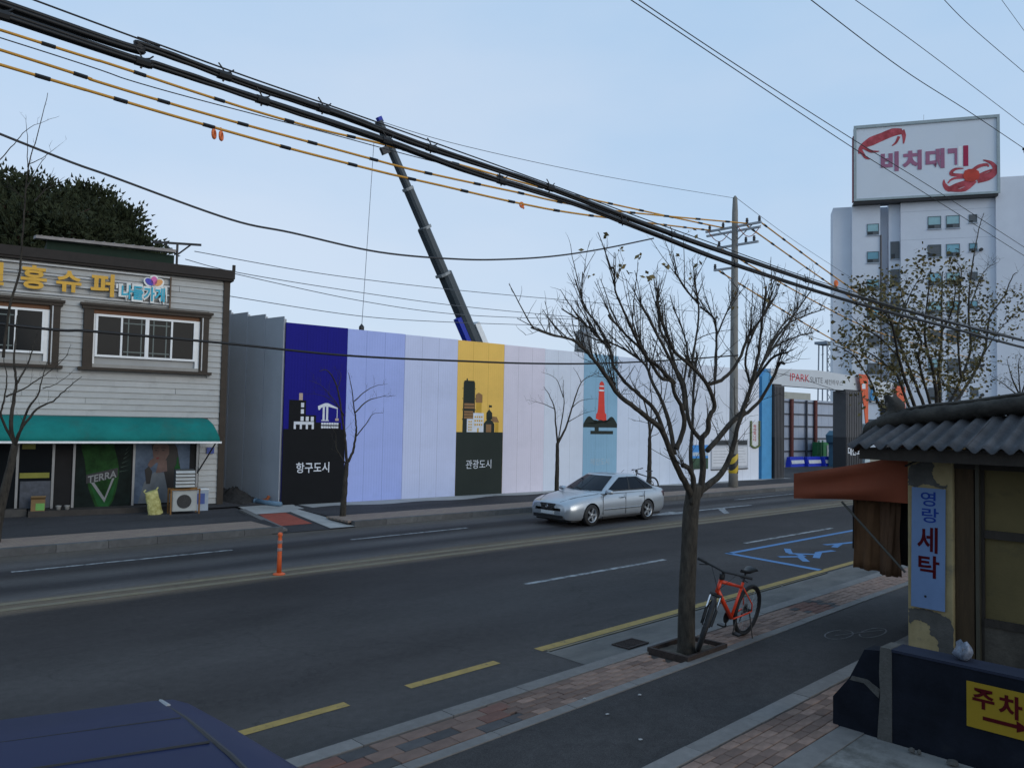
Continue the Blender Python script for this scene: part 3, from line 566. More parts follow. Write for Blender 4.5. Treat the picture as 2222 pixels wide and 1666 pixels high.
for i, (a, b) in enumerate(zip(PX, PX[1:])):
    h = 5.66-.012*i
    o = MB().box(.004, b-a-.004, 0, .05, 0, h).build('panel', panelmat('panel_%02d' % i, (lambda c_: tuple(min(.8, (q*.86+.14*sum(c_)/3)*(1.42 if i else 1.0)) for q in c_))(H(pc[i])) if i else H(pc[i])), HO); o.location = (a, .004*(i % 2), 0); PN.append(o)
    for jx in (.7, 1.4): MB().box(jx, jx+.007, -.0012, -.0002, .02, h-.02).build('joint', M('joint_%02d' % i, tuple(q*.62 for q in H(pc[i])), .8), o)
labs = ['deep blue and black panel with harbour city print', 'periwinkle panel', 'pale lavender panel', 'mustard panel with dark green base and town print', 'pale pinkish grey panel', 'pale grey blue panel', 'sky blue panel with red lighthouse print']
for o, l in zip(PN, labs): o['label'] = l
for i in range(7): MB().box(.06+i*4.2, .12+i*4.2, .06, .12, 0, 5.4).build('back_post', steel, HO)
ink = M('print_black', (.007, .008, .010), .7, spec=.15); pwt = M('print_white', (.62, .66, .72), .5); bge = M('print_beige', (.42, .32, .26), .5); olive = M('print_dark_green', (.026, .034, .03), .7, .08, 1, spec=.15)
p1 = PN[0]; Y0 = -.0015
MB().rect(.004, 2.1, 0, 2.37, Y0).build('dark_base', ink, p1)
MB().rect(.17, .73, 2.37, 3.27, Y0).rect(.73, 1.08, 2.37, 2.81, Y0).rect(1.08, 1.95, 2.37, 2.58, Y0).build('silhouette', ink, p1)
MB().rect(.49, .61, 3.27, 3.49, Y0).build('chimney_print', bge, p1)
m_ = MB()
for x, z_ in ((.56, 3.05), (.56, 2.85), (.56, 2.62), (.73, 2.62), (.9, 2.62)): m_.rect(x, x+.1, z_, z_+.14, Y0-.0035)
m_.rect(.34, 1.01, 2.51, 2.6, Y0-.0035)
for x in (.34, .54, .74, .94): m_.rect(x, x+.07, 2.37, 2.51, Y0-.0035)
for x in (1.3, 1.42): m_.rect(x, x+.07, 2.66, 3.1, Y0)
m_.rect(1.26, 1.52, 2.63, 2.66, Y0); m_.shape([(1.15, 2.98), (1.13, 3.1), (1.38, 3.2), (1.48, 3.2), (1.82, 3.06), (1.82, 3.02), (1.45, 3.1), (1.24, 3.05), (1.2, 2.98)], Y0); m_.rect(1.795, 1.815, 2.72, 3.02, Y0)
for z_ in (2.51, 2.4):
    for j in range(7): m_.rect(1.26+j*.087, 1.335+j*.087, z_, z_+.07, Y0-.0035)
m_.build('harbour_print', pwt, p1)
MB().rect(1.74, 1.86, 2.64, 2.72, Y0-.004).build('hook_block_print', bge, p1)
text('lettering', '항구도시', p1, pwt, .46, 1.58, 1.0, 1.33, Y0-.003, .003, .012)
p4 = PN[3]
MB().rect(.004, 2.14, 0, 2.31, Y0).build('dark_base', olive, p4)
m_ = MB().shape([(.27, 2.31), (.29, 4.1), (.33, 4.18), (.4, 4.18), (.42, 4.26), (.46, 4.26), (.48, 4.18), (.76, 4.18), (.8, 4.1), (.82, 2.31)], Y0)
for z_ in (3.87, 3.5, 3.1, 2.75): m_.rect(.25, .27, z_, z_+.05, Y0); m_.rect(.82, .84, z_, z_+.05, Y0)
m_.shape([(1.22, 2.31), (1.22, 2.62), (1.47, 2.86), (1.73, 2.62), (1.73, 2.31)], Y0-.0035); m_.shape([(1.35, 2.78), (1.35, 3.02), (1.47, 3.16), (1.62, 3.02), (1.62, 2.78)], Y0-.0035); m_.rect(1.46, 1.475, 3.15, 3.32, Y0); m_.rect(1.475, 1.6, 3.23, 3.31, Y0)
m_.build('tower_print', olive, p4)
br = M('print_brown', (.25, .13, .05), .5); ye = M('print_yellow', (.55, .33, .03), .5); m_ = MB()
for z_ in (3.27, 3.16): m_.rect(.33, .78, z_, z_+.085, Y0-.0035)
for z_ in (3.0, 2.9, 2.8): m_.rect(.33, .74, z_, z_+.08, Y0-.0035)
MB().shape([(.84, 3.39), (.84, 3.68), (.98, 3.76), (1.15, 3.68), (1.15, 3.39)], Y0).build('brown_print', br, p4); MB().rect(1.34, 1.58, 2.31, 2.6, Y0-.007).build('door_print', br, p4); MB().shape([(1.6, 2.68), (1.62, 2.9), (1.84, 2.88), (1.96, 2.68)], Y0).build('roof_print', br, p4)
m_.build('window_rows_print', br, p4)
m_ = MB().rect(.74, 1.22, 2.31, 3.01, Y0-.007).rect(.46, .74, 2.31, 2.79, Y0-.007); m_.build('white_house_print', pwt, p4)
m_ = MB().rect(1.77, 1.93, 2.31, 2.68, Y0).rect(.87, 1.12, 3.01, 3.39, Y0)
for r_ in range(3):
    for c_ in range(4): m_.rect(.8+c_*.1, .865+c_*.1, 2.55+r_*.14, 2.62+r_*.14, Y0-.0105)
for r_ in range(4):
    for c_ in range(2): m_.rect(.53+c_*.09, .585+c_*.09, 2.36+r_*.1, 2.42+r_*.1, Y0-.0105)
m_.rect(.93, 1.0, 2.31, 2.46, Y0-.0105); m_.build('window_print', ye, p4)
text('lettering', '관광도시', p4, pwt, .46, 1.62, .98, 1.3, Y0-.003, .003, .0)
p7 = PN[6]; red = M('print_red', (.62, .035, .02), .5)
m_ = MB().shape([(.72, 2.9), (.74, 3.1), (.8, 3.14), (.84, 3.3), (.88, 4.0), (1.2, 4.0), (1.24, 3.3), (1.26, 3.14), (1.34, 3.1), (1.36, 2.72), (1.26, 2.62), (1.1, 2.8)], Y0)
m_.rect(.86, 1.22, 4.0, 4.05, Y0).rect(.89, 1.2, 4.12, 4.24, Y0).shape([(.9, 4.29), (.93, 4.4), (1.05, 4.48), (1.17, 4.4), (1.2, 4.29)], Y0); m_.build('lighthouse_print', red, p7)
MB().rect(.9, 1.18, 4.05, 4.12, Y0).rect(.92, 1.16, 4.24, 4.29, Y0).build('lantern_print', pwt, p7)
wave = [(0.004, 2.54)]
for x0, x1, hh in ((.004, .68, 3.0), (.62, 1.36, 2.86), (1.3, 2.0, 3.0)):
    for i in range(9): wave.append((x0+(x1-x0)*i/8, 2.68+(hh-2.68)*math.sin(math.pi*i/8)))
wave.append((2.0, 2.54)); MB().shape(wave, Y0-.0035).rect(.66, .9, 2.4, 2.54, Y0).rect(.42, 1.76, 2.26, 2.4, Y0).build('wave_print', olive, p7)
text('lettering', '해안도시', p7, M('print_faint', (.36, .47, .55), .5), .44, 1.55, .98, 1.26, Y0, .003, .0)
# return along the lane: stepped sheets
SHD = empty('side_hoarding', (11.66, 22.78, .0), R(97), 'plain grey steel sheets stepping up along the side lane', 'hoarding')
shm = M('sheet_white_grey', (.36, .39, .43), .55, .08, 1, .05, 10)
for i in range(6):
    MB().box(i*1.02+.01, i*1.02+1.0, -.03, .0, .16+i*.1, 5.98+i*.14).build('sheet', shm, SHD)
    MB().box(i*1.02, i*1.02+.05, -.09, -.031, .16+i*.1, 5.9+i*.14).build('post', steel, SHD)
# notices on the hoarding
def onho(x, y, z): return Matrix.Translation((11.71, 22.72, .13)) @ Matrix.Rotation(R(-4), 4, 'Z') @ Vector((x, y, z))
HQ = (11.71, 22.72); ha = R(-4)
def hop(px, py):     # photo sight line on the hoarding face
    d = at(px, py, D=1)-Vector((0, 0, CAMH)); n = Vector((-math.sin(ha), math.cos(ha))); t_ = n.dot(Vector(HQ))/n.dot(d.xy); P_ = Vector((0, 0, CAMH))+d*t_
    return ((P_.xy-Vector(HQ)).dot(Vector((math.cos(ha), math.sin(ha)))), P_.z-.13)
NB = empty('notice_board', (11.71, 22.72, .13), R(-4), 'white notice sheets under a dark header strip on the hoarding', 'notice board')
ax, az = hop(1542, 1018); bx2, bz2 = hop(1622, 965)
MB().rect(ax, bx2, az, bz2+.28, -.012, .02).build('backing', M('board_grey', (.4, .43, .48), .6), NB)
for j in range(2):
    x0 = ax+.05+j*(bx2-ax)/2; x1 = ax+(bx2-ax)/2*(j+1)-.08
    MB().rect(x0, x1, az+.12, bz2-.1, -.034, .006).build('sheet', M('notice_white', (.6, .62, .66), .5, .05), NB); MB().rect(x0, x1, bz2+.0, bz2+.22, -.034, .01).build('header', M('header_dark', (.03, .035, .04), .3), NB)
    m_ = MB()
    for i in range(7): m_.rect(x0+.1, x1-.12-.1*(i % 3), az+.28+i*.14, az+.3+i*.14, -.041, .001)
    m_.build('text_lines', M('print_grey', (.3, .32, .35), .6), NB)
MB().rect(ax, bx2, az-.05, az-.003, -.012, .04).build('ledge', dark_metal, NB)
SP = empty('site_poster', (11.71, 22.72, .13), R(-4), 'blue sky and green garden poster on the hoarding behind the big tree', 'poster')
ax, az = hop(1502, 1018); bx2, bz2 = hop(1536, 965)
MB().rect(ax, bx2, az, bz2, -.012, .012).build('sheet', M('poster_sky', (.05, .25, .62), .5), SP); MB().rect(ax, bx2, az, az+(bz2-az)*.45, -.025, .002).build('garden', M('poster_garden', (.03, .07, .04), .6, .6, 6), SP); MB().rect(ax, bx2, az+(bz2-az)*.55, az+(bz2-az)*.7, -.025, .002).build('cloud', M('poster_cloud', (.4, .5, .6), .6), SP)
WR = empty('wreath_banner', (11.71, 22.72, .13), R(-4), 'narrow white banner edged with small flowers on the hoarding', 'banner')
ax, az = hop(1628, 966); bx2, bz2 = hop(1646, 915)
MB().rect(ax, bx2, az, bz2, -.012, .01).build('cloth', M('banner_white', (.6, .62, .64), .6), WR)
text('lettering', '축\n하\n합\n니\n다', WR, M('banner_red', (.4, .06, .06), .6), ax+.22, bx2-.22, az+.2, bz2-.15, -.024, .002, .02)
fl = M('flower_mix', (.16, .2, .06), .8, .4, 20)
m_ = MB()
for i in range(26):
    zz = az+(bz2-az)*(i % 13)/12; xx = ax if i < 13 else bx2
    m_.lathe([(.01, -.05), (.06, -.02), (.06, .02), (.01, .05)], 6, Matrix.Translation((xx, -.05, zz)))
for i in range(7): m_.lathe([(.01, -.05), (.07, -.02), (.07, .02), (.01, .05)], 6, Matrix.Translation((ax+(bx2-ax)*i/6, -.05, az-.12*math.sin(math.pi*i/6))))
m_.build('flowers', fl, WR)
K_ = 2222/2212
# ------------------------------------------------------------------ site gate
GT = empty('site_gate', (11.71, 22.72, .1), R(-4), 'construction site gate with blue and dark pillars and a white lettered beam', 'gate')
gblue = M('gate_blue', (.06, .27, .52), .5, .12, 2); gdark = M('gate_dark', (.075, .075, .08), .6, .12, 2); gdark2 = M('gate_black', (.025, .026, .03), .6, .1, 2); gwhite = M('gate_white', (.5, .54, .58), .5, .05, 1); gor = M('gate_orange', (.62, .1, .03), .5, .1, 2)
MB().extr([(25.56, 0, 0), (26.44, 0, 0), (26.44, 0, 5.3), (26.0, 0, 5.7), (25.56, 0, 5.3)], (0, .6, 0)).build('pillar', gblue, GT, label='sky blue pillar')
for u0, u1 in ((26.52, 27.44), (33.8, 35.7)):
    P_ = empty('pillar'); P_.parent = GT; P_.location = (u0, -.1, 0); P_['label'] = 'dark grey ribbed pillar'
    MB().box(0, u1-u0, 0, .8, 2.2, 4.85).build('shaft', gdark, P_); MB().box(0, u1-u0, 0, .8, 0, 2.197).build('base', gdark2, P_)
    m_ = MB()
    for i in range(7): m_.box((u1-u0)*(i+.5)/7-.03, (u1-u0)*(i+.5)/7+.03, -.03, -.001, .05, 4.8)
    m_.build('ribs', gdark, P_); MB().box(.1, u1-u0-.1, .1, .7, 4.853, 4.95).build('cap', dark_metal, P_)
text('lettering', '대산도', GT, pwt, 33.95, 35.4, 1.15, 1.65, -.135, .004, .02)
MB().extr([(26.5, .1, 4.9), (36.2, .1, 4.9), (36.2, .1, 5.75), (31, .1, 5.9), (26.5, .1, 5.75)], (0, .5, 0)).build('beam', gwhite, GT)
text('lettering', 'IPARK', GT, M('gate_red', (.5, .03, .05), .5), 28.3, 30.2, 5.2, 5.6, .097, .004, .0)
text('lettering', 'SUITE', GT, M('gate_grey_ink', (.1, .1, .11), .5), 30.3, 31.6, 5.2, 5.5, .097, .004, -.005)
text('lettering', '세컨하우스', GT, M('gate_grey_ink', (.1, .1, .11), .5), 31.8, 33.8, 5.15, 5.45, .097, .004, .0)
MB().extr([(35.2, -.15, 5.9), (36.3, -.15, 5.9), (36.3, -.15, 3.0), (36.0, -.15, 3.0), (35.8, -.15, 4.0)], (0, .04, 0)).build('flag_pillar', gor, GT); MB().rect(35.55, 35.95, 5.05, 5.35, -.153, .004).build('emblem', pwt, GT)
MB().box(36.0, 36.6, -.1, .3, 0, 2.99).build('pillar', M('gate_pale', (.4, .48, .52), .5), GT)
MB().extr([(36.9, 0, 4.4), (38.0, 0, 4.4), (37.2, 0, 5.2)], (0, .1, 0)).build('triangle_sign', gblue, GT)
MB().extr([(37.2, .12, 4.3), (40.4, .12, 4.3), (40.4, .12, 5.6), (37.2, .12, 5.6)], (0, .2, 0)).build('beam', gwhite, GT)
MB().extr([(39.8, -.1, 5.4), (41.2, -.1, 5.4), (41.2, -.1, 3.8), (40.6, -.1, 3.8)], (0, .04, 0)).build('flag_pillar', gor, GT); MB().box(38.9, 39.3, 0, .4, 0, 4.6).build('pillar', gdark2, GT); MB().box(40.8, 41.6, 0, .5, 0, 3.79).build('pillar', gdark, GT)
IF = empty('inner_fence', (11.71, 30, 0), R(-4), 'pale sheet fence with dark rails and rust red posts inside the site', 'fence')
shp = M('fence_sheet', (.34, .39, .48), .55, .06, 1.2)
for i in range(12): MB().box(37.6+i*1.0, 38.585+i*1.0, 0, .03, .2, 4.75).build('sheet', shp, IF)
for z_ in (1.12, 2.0, 2.85, 3.7, 4.55): MB().box(37.6, 49.6, -.06, -.003, z_-.05, z_+.05).build('rail', M('rail_dark', (.05, .055, .07), .6), IF)
for u in (40.5, 43.6, 46.7, 49.0): MB().box(u-.14, u+.14, -.2, -.065, .1, 4.75).build('post', M('post_rust', (.11, .03, .025), .7, .2, 4), IF)
MB().box(42.35, 42.47, -.18, -.065, .1, 4.7).build('post', M('rail_dark', (.05, .055, .07)), IF)
SR = empty('shed_roof', (11.71, 37, 0), R(-4), 'low beige sheet roof seen above the inner fence', 'shed')
MB().box(50.0, 55.6, 0, 4, 4.35, 5.75).build('roof', M('roof_beige', (.33, .34, .31), .8, .1, 2), SR); MB().box(50.2, 55.4, .2, 3.8, 0, 4.347).build('wall', shp, SR)
wb = empty('water_barrier', (11.71, 29, 0), R(-4), 'long blue and white plastic barrier behind the gate opening', 'barrier')
bl_m = M('barrier_blue', (.01, .035, .5), .5, .15, 2)
for i in range(4):
    s_ = empty('segment'); s_.parent = wb; s_.location = (38.6+i*1.72, -.25*i, .0)
    MB().extr([(0, -.25, 0), (0, .25, 0), (0, .12, .8), (0, -.12, .8)], (1.68, 0, 0)).build('shell', bl_m, s_, bevel=.02); MB().add([(.06, -.235, .35), (1.62, -.235, .35), (1.62, -.19, .58), (.06, -.19, .58)], [(0, 1, 2, 3)]).build('white_band', pwt, s_)
gc = empty('green_generator', (11.71, 29.3, 0), R(-4), 'green machine cage with a grey panel inside the site', 'machine')
gm = M('machine_green', (.03, .17, .06), .6, .2, 3)
MB().box(43.0, 46.1, .1, .5, .55, 1.75).build('body', gm, gc); MB().box(44.2, 45.1, .05, .098, .75, 1.55).build('panel', M('machine_grey', (.25, .29, .3), .6), gc); MB().box(44.35, 44.9, .04, .048, 1.05, 1.25).build('plate', pwt, gc)
for u in (43.0, 43.5, 45.5, 46.0): MB().tube([(u, 0, 0), (u, 0, 1.9)], .05).build('post', gm, gc)
bo = empty('site_booth', (11.71, 27.2, 0), R(-4), 'dull blue rounded booth beside the dark gate pillar', 'booth')
MB().extr([(42.2, 0, 0), (43.9, 0, 0), (43.9, 0, 2.3), (43.5, 0, 2.6), (42.3, 0, 2.6), (41.8, 0, 2.3), (41.9, 0, 1.8), (42.2, 0, 1.7)], (0, 1, 0)).build('body', M('booth_blue', (.05, .13, .19), .6, .1, 2), bo); MB().box(42.5, 42.8, -.01, -.001, .9, 1.1).build('label_patch', M('label_yellow', (.45, .38, .05), .6), bo)

# ------------------------------------------------------------------ apartment block with crab billboard
AP = empty('apartment_block', (82.32, 37.95, 0), R(-60), 'tall pale white apartment block carrying a rooftop billboard', 'building')
apw = M('apartment_white', (.6, .64, .71), .8, .06, .25, dirt=((.52, .56, .64), .12, .48, .3)); aps = M('apartment_seam', (.36, .4, .46), .8)
MB().box(-.1, 1.72, .6, 3.5, 0, 26.3).build('wall', apw, AP); MB().box(1.72, 4.45, 0, 14, 0, 26.25).build('wall', apw, AP); MB().box(4.45, 6.35, 1.2, 14, 0, 26.25).build('wall', apw, AP); MB().box(6.35, 15.0, -.3, 14, 0, 26.35).build('wall', apw, AP); MB().box(15.0, 27, -.6, 14, 0, 28.2).build('wall', apw, AP)
MB().box(5.3, 6.347, .2, 1.197, 0, 26.3).build('bay', apw, AP)
m_ = MB()
for i in range(9): m_.box(6.36, 14.99, -.306, -.301, 25.2-2.93*i, 25.23-2.93*i)
m_.build('seams', aps, AP)
fr_m = M('apt_frame', (.09, .12, .14), .5); pane_hi = M('apt_pane_pale', (.18, .38, .46), .2, .2, .7, spec=.3); pane_lo = M('apt_pane_dark', (.02, .025, .03), .15); pane_d2 = M('apt_pane_grey', (.09, .1, .11), .2)
PANES = [pane_hi, M('apt_pane_pale_b', (.13, .3, .38), .2, .2, .7), M('apt_pane_pale_c', (.26, .44, .48), .25, .2, .7)]
def awin(u, z_, w_, h_, y, pal):
    pal = random.choice(PANES) if pal is pane_hi else pal
    W_ = empty('window'); W_.parent = AP; W_.location = (u, y, z_)
    f = .06; MB().box(0, w_, -.05, .0, 0, f).box(0, w_, -.05, .0, h_-f, h_).box(0, f, -.05, .0, f, h_-f).box(w_-f, w_, -.05, .0, f, h_-f).box(f, w_-f, -.045, 0, h_*.3, h_*.3+.05).build('frame', fr_m, W_)
    MB().box(f, w_-f, -.02, -.001, h_*.3+.05, h_-f).build('pane', pal, W_); MB().box(f, w_*.5, -.02, -.001, f, h_*.3).build('pane', pane_lo, W_); MB().box(w_*.5, w_-f, -.02, -.001, f, h_*.3).build('pane', pane_d2, W_)
    MB().box(-.05, w_+.05, -.12, -.0, -.08, -.003).build('sill', aps, W_)
for i in range(8):
    zt = 24.62-2.93*i; low = i > 3
    for u, w_, h_ in ((8.88, 1.24, 1.3), (10.57, 1.25, 1.3)):
        awin(u, zt-h_, w_, h_, -.3, (pane_d2 if (low and random.random() < .6) or (i == 1 and u < 9) else pane_hi))
    awin(12.65, zt-.85, .75, .85, -.3, pane_hi if i in (1, 3, 4) else pane_d2); awin(3.16, zt-.4-1.2, 1.16, 1.2, 0, pane_hi if i < 4 else pane_d2)
    if i > 0: awin(5.45, zt+.6-1.85, .86, 1.85, .2, pane_d2)
for i in range(1, 8): MB().tube([(13.7, -.32, 23.9-2.93*i), (13.7, -.6, 23.9-2.93*i)], .17, 8).build('vent', dark_metal, AP)
MB().tube([(4.5, -.05, 0), (4.5, -.05, 23)], .09).build('flue', M('flue_dark', (.08, .07, .07), .6), AP)
BB = empty('rooftop_billboard', (82.32, 37.95, 0), R(-60), 'large white rooftop billboard with two red crabs and faded lettering', 'billboard')
bf = M('billboard_face', (.6, .65, .71), .6, .05, .3, dirt=((.54, .6, .68), .3, .5, .3)); rim = M('billboard_rim', (.3, .36, .38), .5)
MB().box(1.8, 15.2, -1.1, -.1, 26.45, 34.36).build('face', bf, BB)
MB().box(1.75, 15.25, -1.25, -1.103, 34.1, 34.4).box(1.75, 15.25, -1.25, -1.103, 26.42, 26.65).box(1.75, 2.0, -1.25, -1.103, 26.65, 34.1).box(15.0, 15.25, -1.25, -1.103, 26.65, 34.1).build('rim', rim, BB)
MB().box(1.76, 15.1, -1.1, .6, 26.2, 26.42).build('underside', dark_metal, BB); MB().box(1.68, 1.79, -1.0, -.2, 26.5, 33.4).build('side_strip', M('side_red', (.2, .02, .03), .6), BB)
for u in (3, 7.5, 12): MB().tube([(u, .6, 26.3), (u, -.1, 33)], .12).build('strut', steel, BB)
MB().tube([(8.5, -.6, 34.3), (8.5, -.6, 35.2)], .02, 4).build('rod', steel, BB)
fad = M('letter_faded', (.3, .12, .2), .6, .15, .8); dkr = M('letter_red', (.32, .015, .06), .6, .1)
text('letter', '비', BB, fad, 4.35, 6.05, 29.35, 31.4, -1.102, .05, .05); text('letter', '치', BB, fad, 6.4, 8.2, 29.35, 31.4, -1.102, .05, .05); text('letter', '대', BB, fad, 8.55, 10.3, 29.35, 31.4, -1.102, .05, .05)
text('letter', 'ㄱ', BB, fad, 10.6, 11.45, 29.6, 31.3, -1.102, .05, .05); MB().rect(12.0, 12.45, 29.4, 31.5, -1.102, .05).build('letter', dkr, BB); MB().rect(11.55, 11.95, 29.4, 31.45, -1.102, .02).build('bare_patch', white_paint, BB)
def bz(x, y): return (1.81+(x-465)/1430*13.44, 34.36-(y-(385-.0804*(x-465)))/755*8.05)
crab_m = M('crab_red', (.3, .02, .025), .5, .35, 1.2, c2=(.42, .07, .09)); crab_o = M('crab_orange', (.46, .045, .025), .5, .25, 1)
def strokes(name, L_, mat, parent, y0=-1.102):
    mb = MB()
    for k_, (pts, ws) in enumerate(L_):
        q = spline([Vector((*bz(*p), 0)) for p in pts], 4); n = len(q); le = []; ri = []
        for i, c in enumerate(q):
            d = (q[min(i+1, n-1)]-q[max(i-1, 0)]).normalized(); t_ = i/(n-1)*(len(ws)-1); j = min(int(t_), len(ws)-2); wd = (ws[j]*(1-(t_-j))+ws[j+1]*(t_-j))/106/2
            nn = Vector((-d.y, d.x, 0))*wd; le.append(c+nn); ri.append(c-nn)
        yy = y0-.004*k_
        for i in range(n-1): mb.extr([(le[i].x, yy, le[i].y), (le[i+1].x, yy, le[i+1].y), (ri[i+1].x, yy, ri[i+1].y), (ri[i].x, yy, ri[i].y)], (0, -.02, 0))
    return mb.build(name, mat, parent)
strokes('crab_claw_print', [([(520, 655), (540, 590), (640, 530), (760, 480), (860, 440), (950, 430)], [30, 50, 100, 90, 90, 60]), ([(950, 420), (970, 470), (965, 550)], [50, 40, 12]), ([(920, 480), (890, 540), (850, 572)], [30, 24, 10]), ([(530, 620), (580, 690), (630, 705)], [36, 28, 8]), ([(560, 590), (640, 630), (720, 628)], [36, 30, 8])], crab_m, BB)
strokes('crab_legs_print', [([(1640, 900), (1500, 950), (1410, 985), (1365, 940), (1362, 895)], [60, 66, 62, 36, 8]), ([(1560, 870), (1470, 880), (1425, 900), (1400, 930)], [26, 24, 20, 12]), ([(1570, 850), (1440, 845), (1440, 815), (1480, 790), (1552, 784)], [30, 36, 34, 26, 8]), ([(1680, 890), (1780, 860), (1835, 820), (1850, 770), (1810, 725), (1738, 700)], [80, 84, 70, 46, 34, 8]), ([(1640, 800), (1700, 760), (1770, 745), (1790, 765)], [34, 36, 30, 10]), ([(1660, 900), (1560, 985), (1420, 1004)], [46, 46, 10]), ([(1690, 850), (1760, 815), (1820, 790)], [24, 22, 12])], crab_m, BB)
MB().shape([bz(*p) for p in ((1545, 850), (1560, 808), (1600, 790), (1650, 788), (1695, 808), (1705, 845), (1690, 885), (1640, 912), (1575, 905), (1550, 880))], -1.135, .03).build('crab_body_print', crab_o, BB)

# ------------------------------------------------------------------ crane behind the hoarding
def cpx(x, y): return at(780+x/3.13, 230+y/3.13, Y=36)
b0, c1, c2_, c3, c4, tip = cpx(735, 1490), cpx(572, 1140), cpx(447, 825), cpx(332, 560), cpx(200, 260), cpx(140, 100)
CR = empty('mobile_crane', (b0.x+2.4, 36, 0), 0, 'long dark telescopic crane boom rising behind the hoarding', 'crane'); CO = Vector(CR.location)
boomm = M('boom_grey', (.045, .058, .068), .5, .15, 1); collar = M('boom_collar', (.25, .27, .28), .5)
ax_ = (tip-b0).normalized(); sy = Vector((0, 1, 0)); sx_ = sy.cross(ax_).normalized()
TB = Matrix(((sx_.x, 0, ax_.x), (sx_.y, 1, ax_.y), (sx_.z, 0, ax_.z))).to_4x4()
foot = b0-ax_*6.2
def boomseg(p, q, w_, name, mat):
    L_ = (q-p).length; T = Matrix.Translation(p-CO) @ TB
    o = MB().extr([(-w_/2, -w_*.3, 0), (-w_*.25, -w_*.5, 0), (w_*.25, -w_*.5, 0), (w_/2, -w_*.3, 0), (w_/2, w_*.5, 0), (-w_/2, w_*.5, 0)], (0, 0, L_)); o.v = [tuple(T @ Vector(z_)) for z_ in o.v]; return o.build(name, mat, CR)
boomseg(foot, c1, .66, 'boom_section', boomm); boomseg(c1, c2_, .56, 'boom_section', boomm); boomseg(c2_, c3, .46, 'boom_section', boomm); boomseg(c3, c4, .37, 'boom_section', boomm)
boomseg(c4, tip, .36, 'boom_head', boomm)
for c, w_ in ((c1, .73), (c2_, .62), (c3, .52)): boomseg(c-ax_*.1, c+ax_*.06, w_, 'collar', collar)
T = Matrix.Translation(tip-CO) @ TB
MB().box(-.13, .13, -.12, .12, -.1, .2, 0, T).build('tip_lamp', M('crane_blue', (.01, .03, .35), .5), CR); MB().box(-.75, -.25, -.1, .1, -1.7, -1.3, 0, T).build('hook_sheave', dark_metal, CR)
hb = at(780+14/3.13, 230+1505/3.13, Y=36); ht = at(780+98/3.13, 230+250/3.13, Y=36)
MB().tube([ht-CO, hb-CO-Vector((0, 0, .2))], .018, 4).build('hoist_rope', M('rope_grey', (.2, .22, .25), .7), CR); MB().lathe([(.02, -.25), (.14, -.15), (.14, .05), (.02, .2)], 8, Matrix.Translation(hb-CO)).build('hook_block', dark_metal, CR)
T = Matrix.Translation(b0-CO) @ TB
MB().box(-.66, -.36, -.2, .2, -4, .7, 0, T).build('lift_cylinder', M('crane_blue', (.01, .03, .35)), CR); MB().box(.34, .7, -.3, .3, -3, -.1, 0, T).build('counter_panel', white_paint, CR); MB().box(.4, .75, -.32, .32, -3.4, -3.05, 0, T).build('black_plate', dark_metal, CR)
MB().box(-1.5, 2.6, -1.3, 1.3, 1.3, 3.2).build('superstructure', M('crane_blue', (.01, .03, .35)), CR, bevel=.1); MB().box(-6, 4.5, -1.3, 1.3, .7, 1.28).build('chassis', dark_metal, CR)
for x in (-4.6, -3, 1.6, 3.2):
    for s_ in (-1, 1): MB().lathe([(.3, -.18), (.55, -.16), (.55, .16), (.3, .18)], 20, Matrix.Translation((x, s_*1.2, .55)) @ Matrix.Rotation(R(90), 4, 'X')).build('wheel', black_rub, CR)

# ------------------------------------------------------------------ utility pole and cables
PB = Vector((31.25, 18.95, .15))
UPo = empty('utility_pole', PB, 0, 'concrete utility pole with crossarms and a yellow black striped sleeve', 'utility pole')
pole_m = M('pole_concrete', (.2, .195, .18), .85, .15, 3, .2, 40)
MB().lathe([(.21, -.05), (.2, 1.0), (.16, 8), (.13, 12.2), (.1, 12.85), (.03, 12.95)], 16).build('shaft', pole_m, UPo, smooth=True)
st = bpy.data.materials.new('hazard_stripes'); st.use_nodes = True; t = st.node_tree; wv = t.nodes.new('ShaderNodeTexWave'); tc = t.nodes.new('ShaderNodeTexCoord'); mp = t.nodes.new('ShaderNodeMapping'); cr = t.nodes.new('ShaderNodeValToRGB')
mp.inputs['Rotation'].default_value = (0, R(-42), 0); wv.inputs['Scale'].default_value = .85; wv.inputs['Distortion'].default_value = 0; cr.color_ramp.interpolation = 'CONSTANT'; cr.color_ramp.elements[0].color = (.012, .012, .012, 1); cr.color_ramp.elements[1].position = .5; cr.color_ramp.elements[1].color = (.5, .33, .01, 1)
t.links.new(tc.outputs['Object'], mp.inputs[0]); t.links.new(mp.outputs[0], wv.inputs[0]); t.links.new(wv.outputs['Fac'], cr.inputs[0]); t.links.new(cr.outputs[0], t.nodes['Principled BSDF'].inputs[0])
MB().lathe([(.212, .62), (.214, .63), (.212, 1.45), (.205, 1.46)], 16).build('striped_sleeve', st, UPo, smooth=True)
insm = M('insulator', (.05, .05, .055), .3)
def arm(z_, a, b, name='crossarm'):
    o = MB().box(-.05, .05, a, b, z_-.045, z_+.045).build(name, steel, UPo); return o
arm(11.55, -1.3, 1.5); arm(11.35, -1.25, 1.45); arm(10.72, -1.15, 1.05); arm(9.72, -.1, 1.05)
for y_, z_ in ((-1.2, 11.6), (-.6, 11.6), (1.3, 11.6), (.6, 11.6), (-.95, 10.77), (-.55, 10.77), (.8, 10.77), (1.0, 9.76)): MB().lathe([(.05, 0), (.07, .05), (.05, .08), (.075, .13), (.05, .16), (.06, .22), (.02, .25)], 8, Matrix.Translation((0, y_, z_))).build('insulator', insm, UPo)
